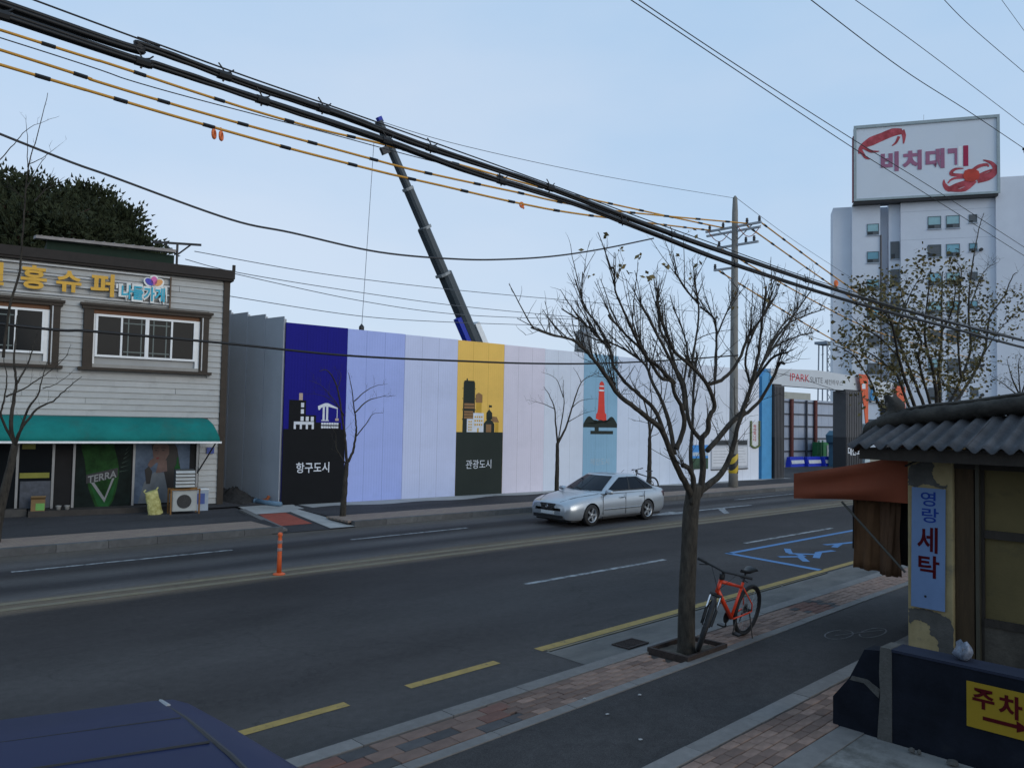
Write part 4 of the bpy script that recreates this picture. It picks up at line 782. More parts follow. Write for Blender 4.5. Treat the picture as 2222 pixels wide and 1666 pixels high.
for y_ in (-.6, .6): MB().tube([(0, y_*.1, 10.9), (0, y_*1.4, 11.5)], .025, 5).build('brace', steel, UPo)
jm = M('jumper_orange', (.35, .1, .04), .6)
for y0_, y1_ in ((1.2, .4), (-.3, -1.1)):
    q = [Vector((-.3+.6*i/8, y0_+(y1_-y0_)*i/8, 11.5-.5*math.sin(math.pi*i/8))) for i in range(9)]; MB().tube(q, .018, 5).build('jumper', jm, UPo)
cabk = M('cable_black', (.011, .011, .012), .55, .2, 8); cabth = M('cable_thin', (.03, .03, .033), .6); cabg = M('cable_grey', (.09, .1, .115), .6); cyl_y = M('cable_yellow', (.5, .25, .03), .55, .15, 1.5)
def wire(name, pts, r, mat, label, cat='cable', group='overhead cables', n=5, seg=8):
    q = spline(pts, seg); o = MB().tube(q, r, n).build(name, mat, smooth=True); tag(o, label, cat, group); return o, q
def bundle(pts, label, r, nst, clamps):
    E_ = empty('cable_bundle', pts[0], 0, label, 'cable', 'overhead cables'); O_ = Vector(pts[0]); q = spline(pts, 14)
    for s_ in range(nst):
        path = []
        for i, p in enumerate(q):
            an = 2*math.pi*s_/nst+i*.035; wob = 1+.25*noise.noise((i*.3, s_*5, 0)); path.append(p-O_+Vector((0, math.cos(an), math.sin(an)))*r*.62*wob)
        MB().tube(path, r*.55, 6).build('strand', cabk, E_, smooth=True)
    for X_ in clamps:
        i = min(range(len(q)), key=lambda j: abs(q[j].x-X_)); c = q[i]-O_
        m_ = MB().tube([c+Vector((-.05, 0, 0)), c+Vector((.05, 0, 0))], r*1.35, 8); m_.tube([c+Vector((0, 0, r)), c+Vector((-.02, 0, r+.03)), c+Vector((-.05, 0, r+.06))], .006, 5); m_.tube([c+Vector((.01, 0, r)), c+Vector((.05, 0, r+.015)), c+Vector((.075, 0, r+.04))], .006, 5)
        m_.tube([c+Vector((0, 0, -r)), c+Vector((-.01, 0, -r-.02))], .008, 5); m_.build('clamp', cabk, E_)
    return E_
bp = lambda L_, Y: [at(x*K_, y*K_, Y=Y) for x, y in L_]
bundle([Vector((-7, 6.05, 5.95))]+bp([(0, 8), (310, 100), (530, 180), (740, 250), (915, 315), (1170, 400), (1400, 487), (1588, 553), (1850, 640), (2060, 698), (2200, 733), (2300, 758)], 6.05), 'upper black bundled cable running across the sky', .028, 4, [2.5, 3.4, 4.6, 6.2, 8.5, 12, 17])
bundle([Vector((-7, 6.0, 5.75))]+bp([(0, 32), (350, 145), (600, 228), (820, 300), (1020, 372), (1240, 440), (1420, 508), (1588, 572), (1850, 655), (2060, 710), (2200, 748), (2300, 772)], 6.0), 'lower black bundled cable running across the sky', .027, 4, [1.1, 1.9, 2.8, 4, 5.4, 7.4, 10, 14, 19])
wire('messenger_wire', [Vector((-7, 6.1, 6.1))]+bp([(80, 3), (310, 85), (530, 165), (740, 238), (920, 302), (1170, 392), (1500, 512), (1850, 633), (2220, 736)], 6.1), .007, cabk, 'thin black wire just above the upper bundled cable')
def ywire(pts, label, ph, n_=26):
    E_ = empty('insulated_cable', pts[0], 0, label, 'cable', 'yellow insulated cables'); O_ = Vector(pts[0]); q = [p-O_ for p in spline(pts, 10)]
    MB().tube(q, .032, 6).build('sheath', cyl_y, E_, smooth=True); L_ = 0; nx = ph
    for a, b in zip(q, q[1:]):
        d = (b-a); l = d.length
        while nx < L_+l:
            c = a+d*((nx-L_)/l); dn = d.normalized(); MB().tube([c-dn*.14, c+dn*.14], .046, 6).build('sleeve', cabk, E_); nx += 1.95
        L_ += l
    return E_
ywire([Vector((-12, 19.9, 11.4))]+bp([(0, 65), (235, 138), (408, 195), (560, 243), (700, 282), (820, 310), (1000, 358), (1180, 408), (1400, 458)], 19.9)+[PB+Vector((0, .6, 11.6))], 'highest of three yellow cables with black sleeves', .7)
ywire([Vector((-12, 19.2, 10.9))]+bp([(0, 108), (205, 175), (375, 226), (530, 270), (668, 307), (793, 341), (905, 370), (1100, 412), (1300, 452)], 19.2)+[PB+Vector((0, -.6, 11.6))], 'middle one of three yellow cables with black sleeves', 1.2)
ywire([Vector((-12, 18.4, 10.2))]+bp([(0, 140), (170, 190), (338, 240), (485, 282), (618, 319), (738, 350), (850, 378), (948, 400), (1125, 440), (1270, 465)], 18.4)+[PB+Vector((0, 1.3, 11.6))], 'lowest of three yellow cables, carrying an orange marker', .3)
wire('service_wire', [Vector((-12, 19, 10.9))]+bp([(0, 82), (300, 180), (560, 250), (700, 286), (900, 340), (1150, 405), (1430, 500)], 19)+[PB+Vector((0, 1, 10.8))], .014, cabk, 'thin black wire between the yellow cables')
far_p = at(2120, 762, D=66)
for i, (a, e, lab) in enumerate((((-1.2, 11.6), (2085, 735), 'upper yellow cable right of the utility pole'), ((-.6, 11.5), (2085, 748), 'second yellow cable right of the utility pole'), ((.9, 10.8), (2100, 775), 'third yellow cable right of the utility pole'), ((1.0, 9.8), (2100, 850), 'lowest yellow cable right of the utility pole'))):
    A_ = PB+Vector((0, a[0], a[1])); B_ = at(*e, D=60); mid = (A_+B_)/2-Vector((0, 0, .9)); ywire([A_, A_.lerp(mid, .55)-Vector((0, 0, .15)), mid, mid.lerp(B_, .5)-Vector((0, 0, .1)), B_], lab, .6)
wire('street_wire', [Vector((-6, 18.5, 10.4))]+bp([(0, 290), (250, 385), (500, 475), (630, 503), (820, 545), (990, 560), (1100, 560), (1200, 553), (1300, 538)], 18.5)+[at(1412*K_, 515*K_, Y=18.5)], .028, cabth, 'dark sagging cable hanging across the middle of the sky')
wire('low_cable', [Vector((-6, 19.4, 5.1))]+bp([(0, 700), (200, 716), (490, 742), (750, 768), (1000, 780), (1150, 785), (1290, 785), (1450, 778)], 19.4)+[PB+Vector((0, -.2, 5.8))], .032, cabk, 'black cable sagging low past the shop window and hoarding')
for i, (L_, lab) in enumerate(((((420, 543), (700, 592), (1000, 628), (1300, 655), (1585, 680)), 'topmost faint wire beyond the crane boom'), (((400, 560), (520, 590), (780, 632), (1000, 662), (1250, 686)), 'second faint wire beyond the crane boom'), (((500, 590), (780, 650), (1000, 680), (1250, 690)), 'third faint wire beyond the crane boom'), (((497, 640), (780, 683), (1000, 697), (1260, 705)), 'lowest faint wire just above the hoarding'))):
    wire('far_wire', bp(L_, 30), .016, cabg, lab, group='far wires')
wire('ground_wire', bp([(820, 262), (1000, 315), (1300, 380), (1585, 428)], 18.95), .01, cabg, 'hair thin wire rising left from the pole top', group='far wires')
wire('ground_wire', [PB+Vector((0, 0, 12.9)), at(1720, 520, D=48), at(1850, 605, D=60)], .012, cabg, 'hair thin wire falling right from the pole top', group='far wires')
for i, (L_, Y_, r_, lab) in enumerate(((((1355, -5), (1580, 145), (1840, 318), (2010, 425), (2240, 570)), 4.2, .005, 'left one of the paired wires passing over the billboard'), (((1372, -5), (1590, 140), (1850, 306), (2020, 410), (2240, 552)), 4.2, .005, 'right one of the paired wires passing over the billboard'), (((1745, -5), (1950, 150), (2100, 246), (2240, 340)), 3.4, .005, 'wire with an insulator at the right edge of the sky'), (((1840, -5), (2000, 110), (2240, 292)), 3.4, .004, 'plain wire above the insulator wire'), (((2035, -5), (2100, 60), (2240, 180)), 3, .004, 'wire crossing the top right corner'), (((2160, -5), (2240, 105)), 3, .003, 'faintest wire at the top right corner'))):
    wire('overhead_wire', bp(L_, Y_), r_, cabk, lab, group='wires at the top right')
for i, (L_, lab) in enumerate((((((1560, 585), (1650, 680), (1760, 730), (1860, 750))), 'upper thin drop wire behind the big tree'), ((((1640, 800), (1720, 815), (1830, 850), (1960, 885))), 'thin wire passing under the gate lettering'), ((((2100, 770), (2222, 800))), 'short thin wire beside the leafy tree'))): wire('drop_wire', bp(L_, 18), .014, cabth, lab, group='drop wires')
IN = empty('wire_insulator', at(2212*K_, 322*K_, Y=3.4), 0, 'black strain insulator hanging on a wire at the right edge', 'insulator')
MB().lathe([(.005, -.03), (.02, -.025), (.012, 0), (.022, .01), (.012, .03), (.004, .04)], 10, Matrix.Rotation(R(70), 4, 'Y')).build('body', cabk, IN); MB().tube([(0, 0, -.01), (-.01, 0, -.05), (.02, 0, -.06)], .006).build('tail', cabk, IN)
om = M('marker_orange', (.65, .15, .04), .6)
p_ = at(470*K_, 292*K_, Y=18.4); MK = empty('cable_marker', p_, 0, 'orange spiral marker hanging under the lowest yellow cable', 'marker'); MK.scale = (.72, .72, .72)
for s_ in (-1, 1): MB().torus(.13, .045, 14, 6, Matrix.Translation((s_*.12, 0, 0)) @ Matrix.Rotation(R(50), 4, 'Z')).build('ring', om, MK); MB().tube([(s_*.12, 0, .1), (s_*.1, 0, .28)], .02).build('tie', om, MK)
p_ = at(1127*K_, 443*K_, Y=18.4); MK = empty('cable_marker', p_, 0, 'small orange tag on the yellow cable near the centre of the sky', 'marker')
MB().torus(.08, .03, 10, 5, Matrix.Rotation(R(40), 4, 'Y')).build('ring', om, MK); MB().tube([(0, 0, 0), (.1, 0, -.1)], .03).build('tail', om, MK)
p_ = at(1806*K_, 612*K_, D=50); MK = empty('cable_marker', p_, 0, 'orange tag on the yellow cables before the apartment block', 'marker')
MB().torus(.16, .07, 10, 5).build('ring', om, MK); MB().box(-.06, .06, -.05, .05, -.35, .1).build('tail', om, MK)
# far masts on the skyline
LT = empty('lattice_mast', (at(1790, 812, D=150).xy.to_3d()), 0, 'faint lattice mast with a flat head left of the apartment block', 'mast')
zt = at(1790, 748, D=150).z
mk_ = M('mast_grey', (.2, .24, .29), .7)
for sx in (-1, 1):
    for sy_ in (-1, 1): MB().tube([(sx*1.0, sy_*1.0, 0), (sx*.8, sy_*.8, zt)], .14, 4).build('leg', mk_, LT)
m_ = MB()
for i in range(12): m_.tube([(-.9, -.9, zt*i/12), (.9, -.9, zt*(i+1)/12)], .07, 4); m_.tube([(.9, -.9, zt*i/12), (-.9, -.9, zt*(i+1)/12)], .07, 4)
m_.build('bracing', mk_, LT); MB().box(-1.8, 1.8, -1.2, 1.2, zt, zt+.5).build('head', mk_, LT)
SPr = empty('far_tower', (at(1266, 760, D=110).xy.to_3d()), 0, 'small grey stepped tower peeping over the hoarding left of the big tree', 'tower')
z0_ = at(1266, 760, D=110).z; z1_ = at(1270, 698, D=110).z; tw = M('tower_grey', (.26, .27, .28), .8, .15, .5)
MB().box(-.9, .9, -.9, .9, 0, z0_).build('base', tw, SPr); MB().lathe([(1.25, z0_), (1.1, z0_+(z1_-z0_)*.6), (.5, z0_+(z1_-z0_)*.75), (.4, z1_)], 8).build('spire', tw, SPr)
# ------------------------------------------------------------------ trees
def jitter(q, amp, sd): return [p+Vector((noise.noise((i*.7, sd, 0)), noise.noise((i*.7, sd, 5)), noise.noise((i*.7, sd, 9))))*amp for i, p in enumerate(q)]
def twigs(mb, leafpts, q, r0, rng, step, length, depth=0, upb=.6, out=None, prob=1.0):
    """shoots growing off a limb polyline q"""
    L_ = 0; nx = rng.uniform(.3, 1)*step
    tot = sum((b-a).length for a, b in zip(q, q[1:])) or 1
    for a, b in zip(q, q[1:]):
        l = (b-a).length
        while nx < L_+l:
            p = a.lerp(b, (nx-L_)/l); d = (b-a).normalized(); fr = nx/tot; nx += step*rng.uniform(.6, 1.4)
            if fr < .25 and depth == 0 or rng.random() > prob: continue
            rd = Vector((rng.uniform(-1, 1), rng.uniform(-1, 1), rng.uniform(-.5, 1)))
            side = (rd-d*rd.dot(d)).normalized(); dr = (d*.55+side*.9+Vector((0, 0, upb*.5))).normalized()
            ln = length*rng.uniform(.45, 1.2)*((1.15-.7*fr) if depth == 0 else 1); pts = [p]; c = p
            for k_ in range(4):
                dr = (dr+Vector((rng.uniform(-.25, .25), rng.uniform(-.25, .25), rng.uniform(-.1, .3)))).normalized(); c = c+dr*ln/4; pts.append(c)
            r = max(.0028, min(r0*.45, ln*.0115)); mb.tube(pts, [r, r*.85, r*.7, r*.55, r*.35], 4, cap=False)
            if depth < 1: twigs(mb, leafpts, pts, r, rng, step*.55, length*.42, depth+1, upb)
            leafpts.append((c, dr, fr))
        L_ += l
def leafcloud(mb, pts, rng, size, n, spread):
    for p, d, fr in pts:
        for _ in range(n):
            c = p+Vector((rng.gauss(0, spread), rng.gauss(0, spread), rng.gauss(0, spread)))
            a = Vector((rng.uniform(-1, 1), rng.uniform(-1, 1), rng.uniform(-1, .4))).normalized(); b = a.cross(Vector((rng.uniform(-1, 1), rng.uniform(-1, 1), rng.uniform(-1, 1)))).normalized(); s_ = size*rng.uniform(.6, 1.25)
            mb.add([c, c+a*s_*.5+b*s_*.32, c+a*s_, c+a*s_*.5-b*s_*.32], [(0, 1, 2), (0, 2, 3)])
def zc(x, y): return (1100+x/2.86, 520+y/2.86)
T0 = Vector((8.25, 5.63, .13))
BT = empty('bare_tree', T0, 0, 'big pollarded bare street tree with the red bicycle at its foot', 'tree')
rng = random.Random(11)
trunkpts = [T0+Vector((0, 0, -.1))]+[at(x*K_, y*K_, Y=5.63) for x, y in ((1482, 1390), (1484, 1300), (1488, 1200), (1491, 1120), (1497, 1065), (1502, 1045))]
tr = MB(); rows = []
q = spline(trunkpts, 5); n_ = 18
for i, p in enumerate(q):
    fr = i/(len(q)-1); r = .106-.018*fr+.05*max(0, 1-fr*7)+.012*max(0, (fr-.8)/.2)-.05*max(0, (fr-.93)/.07)
    rows.append([p-T0+Vector((math.cos(a_), math.sin(a_), 0))*r*(1+.09*noise.noise((math.cos(a_)*2, math.sin(a_)*2, p.z*1.6))+.05*noise.noise((math.cos(a_)*5, math.sin(a_)*5, p.z*4))) for a_ in [2*math.pi*j/n_ for j in range(n_)]])
tr.grid(rows, closed=True).poly(rows[-1]).build('trunk', bark, BT, smooth=True)
LIMBS = [  # (zoom polyline, start radius, end radius, depth start, depth end)
 ([(1135, 1565), (1075, 1450), (1020, 1330), (960, 1180), (880, 1110), (780, 1030), (690, 960), (620, 850), (560, 770), (490, 690), (400, 620), (270, 590), (150, 545)], .062, .006, 0, -.5),
 ([(1015, 1320), (930, 1080), (830, 970), (740, 890), (660, 780), (640, 680), (560, 600), (480, 520), (340, 430)], .035, .006, -.05, .4),
 ([(645, 670), (560, 520), (470, 400), (470, 200)], .02, .004, .25, .5),
 ([(1040, 1330), (1010, 1150), (960, 1000), (900, 880), (860, 780), (760, 700), (640, 640), (560, 640)], .04, .007, 0, .9),
 ([(1040, 890), (930, 780), (860, 720), (780, 560), (680, 340), (670, 230)], .03, .006, -.3, -.7),
 ([(1050, 1300), (1100, 1150), (1080, 1030), (1040, 960), (1020, 880), (950, 850), (850, 700), (740, 590), (630, 470)], .042, .009, -.1, -.5),
 ([(1100, 1060), (1090, 920), (1040, 800), (960, 640), (860, 450), (830, 400)], .032, .012, 0, .2),
 ([(1210, 1250), (1130, 1130), (1100, 900), (1050, 800), (1000, 650), (950, 550), (930, 300)], .04, .012, .05, .6),
 ([(1200, 1560), (1215, 1400), (1210, 1240), (1245, 1190), (1255, 1100), (1290, 1030), (1240, 900), (1160, 800), (1040, 690), (960, 500), (930, 380)], .062, .012, 0, -.4),
 ([(1130, 850), (1160, 690), (1190, 450), (1160, 240)], .024, .008, .1, .5), ([(1190, 400), (1120, 320), (1040, 200)], .018, .01, .45, .3),
 ([(1240, 900), (1330, 870), (1420, 780), (1490, 620), (1530, 560), (1600, 450), (1650, 320)], .034, .01, -.1, -.6),
 ([(1290, 880), (1300, 700), (1290, 500), (1200, 420)], .026, .01, 0, .4), ([(1300, 600), (1360, 460), (1400, 380)], .016, .006, .1, .3),
 ([(1180, 1575), (1330, 1450), (1400, 1300), (1430, 1170), (1470, 1050), (1520, 900), (1560, 700), (1590, 450), (1610, 290)], .066, .01, 0, -.3),
 ([(1440, 1120), (1500, 950), (1590, 760), (1640, 640), (1740, 500), (1870, 430)], .04, .008, 0, .6),
 ([(1460, 1095), (1560, 1010), (1640, 880), (1690, 770), (1720, 770)], .034, .016, 0, -.5), ([(1505, 920), (1640, 740), (1740, 700)], .026, .012, 0, -.6),
 ([(1555, 830), (1640, 680), (1800, 600), (1900, 580)], .026, .007, .2, .8), ([(1630, 680), (1750, 520), (1970, 430)], .024, .008, .4, 1.0),
 ([(1585, 770), (1700, 600), (1800, 440), (1900, 300)], .024, .006, .1, -.1), ([(1245, 1310), (1370, 1160), (1470, 1060)], .045, .03, 0, 0),
 ([(1160, 1500), (1130, 1420), (1090, 1400)], .035, .028, -.05, -.15), ([(1160, 1560), (1140, 1350), (1150, 1170), (1160, 900), (1180, 700)], .05, .01, .1, .9), ([(1510, 900), (1480, 740), (1540, 560), (1680, 330)], .024, .007, -.1, -.4), ([(1090, 930), (1120, 700), (1090, 560), (1030, 420)], .02, .006, .2, .8)]
tw = MB(); lp = []
for li, (pts, r0, r1, d0, d1) in enumerate(LIMBS):
    P_ = []
    if pts[0][1] > 1490: pts = [(1148, 1640)]+pts
    for i, (x, y) in enumerate(pts):
        f_ = i/(len(pts)-1); P_.append(at(*zc(x, y), Y=5.63+d0+(d1-d0)*f_))
    q = jitter(spline(P_, 5), .008, li*3.3); nn = len(q)
    r0 *= .74; r1 = r1*1.05+.001
    MB().tube([p-T0 for p in q], [r0*(1-(i/(nn-1))**.8)+r1*(i/(nn-1))**.8+.003*abs(noise.noise((i*.9, li, 2))) for i in range(nn)], 8).build('limb', bark, BT, smooth=True)
    qq = [p-T0 for p in q]; twigs(tw, lp, qq, .018, rng, .14, .36, upb=.45); twigs(tw, lp, qq, .018, rng, .4, .62, upb=.8)
for li, (pts, r0, r1, d0, d1) in enumerate(LIMBS):      # brooms of straight shoots on the upper halves
    P_ = [at(*zc(x, y), Y=5.63+d0+(d1-d0)*i/(len(pts)-1))-T0 for i, (x, y) in enumerate(pts)]; q = spline(P_, 5); n_ = len(q)
    for k_ in range(max(6, n_//2)):
        i = min(n_-2, int(n_*rng.uniform(.45, 1.0))); d = (q[i+1]-q[i]).normalized(); c = q[i]; L_ = rng.uniform(.4, 1.0)
        L_ *= 1.1-.62*i/n_
        d = (d*.9+Vector((rng.uniform(-.4, .4), rng.uniform(-.4, .4), rng.uniform(.1, .5)))).normalized(); sp_ = [c]
        for m_ in range(5): d = (d+Vector((rng.uniform(-.09, .09), rng.uniform(-.09, .09), .05))).normalized(); c = c+d*L_/5; sp_.append(c)
        rr = rng.uniform(.0045, .008); tw.tube(sp_, [rr*(1-.11*m_) for m_ in range(6)], 5, cap=False); twigs(tw, lp, sp_, .006, rng, .14, .17, depth=1, upb=.4)
tw.build('twigs', bark, BT)['kind'] = 'stuff'
dl = M('dead_leaf', (.1, .085, .035), .8, .5, 8, c2=(.16, .12, .05))
ll = MB(); top = [q_ for q_ in lp if q_[0].z > 4.2]; rng.shuffle(top); leafcloud(ll, top[:26], rng, .06, 3, .03)
for x, y in ((680, 160), (690, 205), (745, 180), (825, 110), (990, 140), (975, 155), (865, 215), (890, 235), (1200, 130)):
    c = at(*zc(x, y), Y=5.2)-T0; leafcloud(ll, [(c, None, 0)], rng, .075, 3, .02)
ll.build('leaves', dl, BT)['kind'] = 'stuff'

def grow_tree(name, label, base, th, r, limbs, seed, Yfun, tstep, tlen, group='street trees', leaf=None, lean=(0, 0), prob=1.0, zmax=None):
    """tree from a base, a fork height and surveyed limb lines"""
    E_ = empty(name, base, 0, label, 'tree', group); B_ = Vector(base); rg = random.Random(seed)
    fork = Vector((lean[0], lean[1], th))
    q = jitter(spline([Vector((0, 0, -.1)), Vector((lean[0]*.3, lean[1]*.3, th*.35)), Vector((lean[0]*.7, lean[1]*.7, th*.7)), fork], 4), .02, seed)
    MB().tube(q, [r*(1.25-.45*i/(len(q)-1)) for i in range(len(q))], 10).build('trunk', bark, E_, smooth=True)
    t2 = MB(); l2 = []
    for li, (pts, r0) in enumerate(limbs):
        P_ = [p-B_ for p in pts]
        if li == 0 or (P_[0]-fork).length < th*.35: P_ = [fork-Vector((0, 0, .03))]+P_[1:]
        qq = jitter(spline(P_, 5), .02, seed+li*2.1); nn = len(qq)
        MB().tube(qq, [r0*(1-.82*(i/(nn-1))) for i in range(nn)], 6).build('limb', bark, E_, smooth=True)
        twigs(t2, l2, qq, r0, rg, tstep, tlen, upb=.5, prob=prob)
    t2.build('twigs', bark, E_)['kind'] = 'stuff'
    if leaf:
        lm = MB(); l2 = [e for e in l2 if not zmax or e[0].z < zmax]; rg.shuffle(l2); leafcloud(lm, l2[:leaf[0]], rg, leaf[1], leaf[2], leaf[3]); lm.build('leaves', leaf[4], E_)['kind'] = 'stuff'
    return E_
# small bare trees along the far kerb
z3 = lambda x, y: (480+x/3.191, 620+y/3.191)
def lz(zf, L_, Y0, dY): return [at(*zf(x, y), Y=Y0+dY*i/max(1, len(L_)-1)) for i, (x, y) in enumerate(L_)]
b1 = Vector((11.9, 19.45, .15)); F1 = (868, 1230)
grow_tree('bare_tree', 'small bare tree in front of the deep blue and periwinkle panels', b1, at(*z3(*F1), Y=19.45).z-.15, .075, [
 (lz(z3, [F1, (910, 1150), (930, 1050), (935, 960), (920, 850), (905, 720), (880, 600)], 19.45, .3), .045), (lz(z3, [(935, 1040), (1000, 960), (1050, 890), (1120, 880)], 19.4, -.4), .02), (lz(z3, [(925, 880), (1010, 800), (1100, 770), (1210, 760)], 19.5, .5), .022), (lz(z3, [(920, 800), (1000, 730), (1080, 690), (1150, 680)], 19.5, -.3), .018),
 (lz(z3, [F1, (860, 1080), (845, 950), (800, 700), (740, 590), (680, 590)], 19.45, -.3), .042), (lz(z3, [(850, 900), (780, 790), (700, 700), (610, 650)], 19.3, -.5), .016), (lz(z3, [(830, 860), (730, 770), (600, 745)], 19.4, .4), .014), (lz(z3, [F1, (800, 1130), (790, 1020), (740, 960)], 19.45, .4), .022), (lz(z3, [(800, 720), (830, 620), (800, 580)], 19.3, .3), .014)], 3, None, .22, .42, lean=(.08, 0))
z4 = lambda x, y: (960+x/3.457, 700+y/3.457)
b2 = at(*z4(858, 1235), Y=19.3); b2.z = .15; F2 = (880, 900)
grow_tree('bare_tree', 'small bare tree in front of the pale panels just left of the silver car roof', b2, at(*z4(*F2), Y=19.3).z-.15, .07, [
 (lz(z4, [F2, (920, 800), (960, 680), (1010, 520), (1060, 430), (1180, 370)], 19.3, .3), .045), (lz(z4, [(925, 780), (910, 640), (905, 500), (910, 430)], 19.3, -.2), .025), (lz(z4, [F2, (850, 760), (840, 640), (800, 540), (760, 480)], 19.3, -.4), .035), (lz(z4, [(845, 650), (760, 610), (650, 580)], 19.2, -.4), .018), (lz(z4, [(905, 560), (850, 420), (740, 370)], 19.3, .5), .018), (lz(z4, [(950, 740), (1060, 680), (1150, 660)], 19.3, .3), .016), (lz(z4, [(970, 640), (1050, 580), (1150, 570)], 19.3, -.3), .018), (lz(z4, [(1040, 450), (1010, 380), (980, 340)], 19.5, .2), .014)], 5, None, .22, .4)
b3 = at(*z4(1552, 1160), Y=19.1); b3.z = .15; F3 = (1555, 850)
grow_tree('bare_tree', 'small bare tree behind the rear of the silver car', b3, at(*z4(*F3), Y=19.1).z-.15, .08, [
 (lz(z4, [F3, (1540, 700), (1500, 560), (1440, 480), (1400, 400)], 19.1, .3), .045), (lz(z4, [F3, (1590, 740), (1650, 620), (1680, 480), (1700, 380)], 19.1, -.3), .04), (lz(z4, [(1560, 780), (1570, 600), (1560, 460), (1580, 380)], 19.1, .2), .03), (lz(z4, [(1560, 860), (1620, 830), (1640, 780)], 19.1, -.2), .018)], 8, None, .22, .4)
# tree before the shop at the left edge
zs = lambda x, y: (x/2.9625, 600+y/2.9625)
b4 = at(-12, 1152, Y=19.6); b4.z = .15
grow_tree('bare_tree', 'bare tree at the left edge in front of the shop windows', b4, at(*zs(40, 1080), Y=19.5).z-.15, .085, [
 (lz(zs, [(40, 1080), (70, 960), (90, 780), (105, 690), (90, 560), (100, 400), (110, 250)], 19.5, .3), .05), (lz(zs, [(70, 1030), (130, 990), (240, 850), (340, 800), (430, 720), (530, 640)], 19.4, -.4), .035), (lz(zs, [(110, 960), (180, 850), (240, 770), (270, 660), (300, 560)], 19.5, -.2), .03), (lz(zs, [(105, 690), (180, 560), (220, 420), (250, 340)], 19.5, .5), .022), (lz(zs, [(40, 1060), (10, 900), (30, 780), (40, 640), (20, 500)], 19.5, -.4), .03), (lz(zs, [(40, 770), (150, 720), (260, 650), (400, 540), (460, 440)], 19.4, .4), .02), (lz(zs, [(270, 720), (360, 690), (480, 600)], 19.3, -.2), .014), (lz(zs, [(300, 560), (390, 540), (440, 500)], 19.5, 0), .014),
 (lz(zs, [(20, 520), (60, 200), (120, 0), (140, -200), (160, -450), (180, -700), (240, -900), (310, -1180)], 19.0, -.8), .03), (lz(zs, [(165, -560), (240, -690), (310, -800)], 18.6, .3), .014), (lz(zs, [(180, -720), (270, -760), (390, -850)], 18.4, -.2), .011), (lz(zs, [(178, -700), (175, -900), (165, -1040)], 18.4, .2), .01), (lz(zs, [(-60, -700), (30, -780), (130, -900), (220, -970), (380, -1030)], 18.4, -.3), .014), (lz(zs, [(150, -500), (90, -560), (20, -640)], 18.5, 0), .01), (lz(zs, [(220, -480), (300, -560), (420, -640)], 18.6, .3), .012), (lz(zs, [(230, -480), (280, -560), (350, -700)], 18.6, -.3), .01)], 12, None, .3, .34, lean=(.3, 0), prob=.8)
# leafy tree beyond the tiled wall on the right
zl = lambda x, y: (1760+x/3.071, 380+y/3.071); YR = 6.9
b5 = at(*zl(745, 1560), Y=YR); b5 = Vector((b5.x, YR, .15)); thz = at(*zl(745, 1600), Y=YR).z-.15
lf5 = M('autumn_leaf', (.06, .058, .018), .8, .5, 6, c2=(.12, .095, .034))
lm5 = [([(745, 1600), (660, 1560), (580, 1350), (480, 1250), (380, 1180), (250, 1100)], .05), ([(745, 1600), (700, 1560), (640, 1400), (580, 1200), (540, 1000), (480, 900), (400, 800)], .06), ([(745, 1600), (760, 1560), (680, 1350), (560, 1050), (500, 850), (490, 680)], .06), ([(745, 1600), (800, 1560), (720, 1250), (730, 1100), (640, 950), (600, 780)], .05), ([(745, 1600), (830, 1560), (820, 1350), (770, 1150), (760, 950), (800, 620)], .07), ([(745, 1600), (850, 1560), (850, 1300), (870, 1050), (870, 800), (880, 640)], .07), ([(745, 1600), (900, 1540), (1000, 1350), (1060, 1150), (1050, 900), (1070, 650), (1110, 400), (1150, 250)], .06), ([(745, 1600), (930, 1540), (1080, 1330), (1160, 1150), (1190, 950), (1290, 800), (1340, 680), (1370, 650)], .06),
 ([(1100, 1300), (1170, 1160), (1280, 1000), (1400, 900)], .03), ([(1050, 900), (1150, 650), (1250, 580)], .025), ([(745, 1600), (480, 1550), (400, 1380), (280, 1200), (150, 1130)], .045), ([(1000, 1350), (980, 1150), (980, 900), (1000, 640), (950, 570)], .04), ([(580, 1200), (450, 1080), (330, 1000), (260, 930)], .03), ([(560, 1050), (620, 900), (680, 760), (740, 660)], .03), ([(870, 1050), (940, 900), (960, 760), (930, 640)], .03), ([(540, 1000), (430, 940), (350, 850), (330, 740)], .03)]
grow_tree('leafy_tree', 'street tree with thin olive brown leaves before the apartment block', b5, thz, .14, [(lz(zl, L_, YR, random.Random(i).uniform(-1.1, 1.1)), r_*.8) for i, (L_, r_) in enumerate(lm5)], 21, None, .2, .55, leaf=(5200, .1, 6, .13, lf5), zmax=at(*zl(800, 590), Y=YR).z-.15)
zq = lambda x, y: (x, y)
b6 = at(2215, 870, Y=9); b6.z = .15
grow_tree('bare_tree', 'twiggy bare shrub top at the right edge above the ridge', b6, at(2215, 860, Y=9).z-.15, .08, [(lz(zq, [(2215, 860), (2200, 830), (2190, 800), (2185, 780)], 9, .3), .04), (lz(zq, [(2215, 860), (2225, 830), (2235, 800)], 9, -.3), .04), (lz(zq, [(2210, 850), (2180, 835), (2150, 815)], 9, .2), .03), (lz(zq, [(2205, 840), (2210, 800), (2215, 770)], 9, -.6), .03)], 31, None, .16, .5, leaf=(60, .08, 2, .06, lf5))
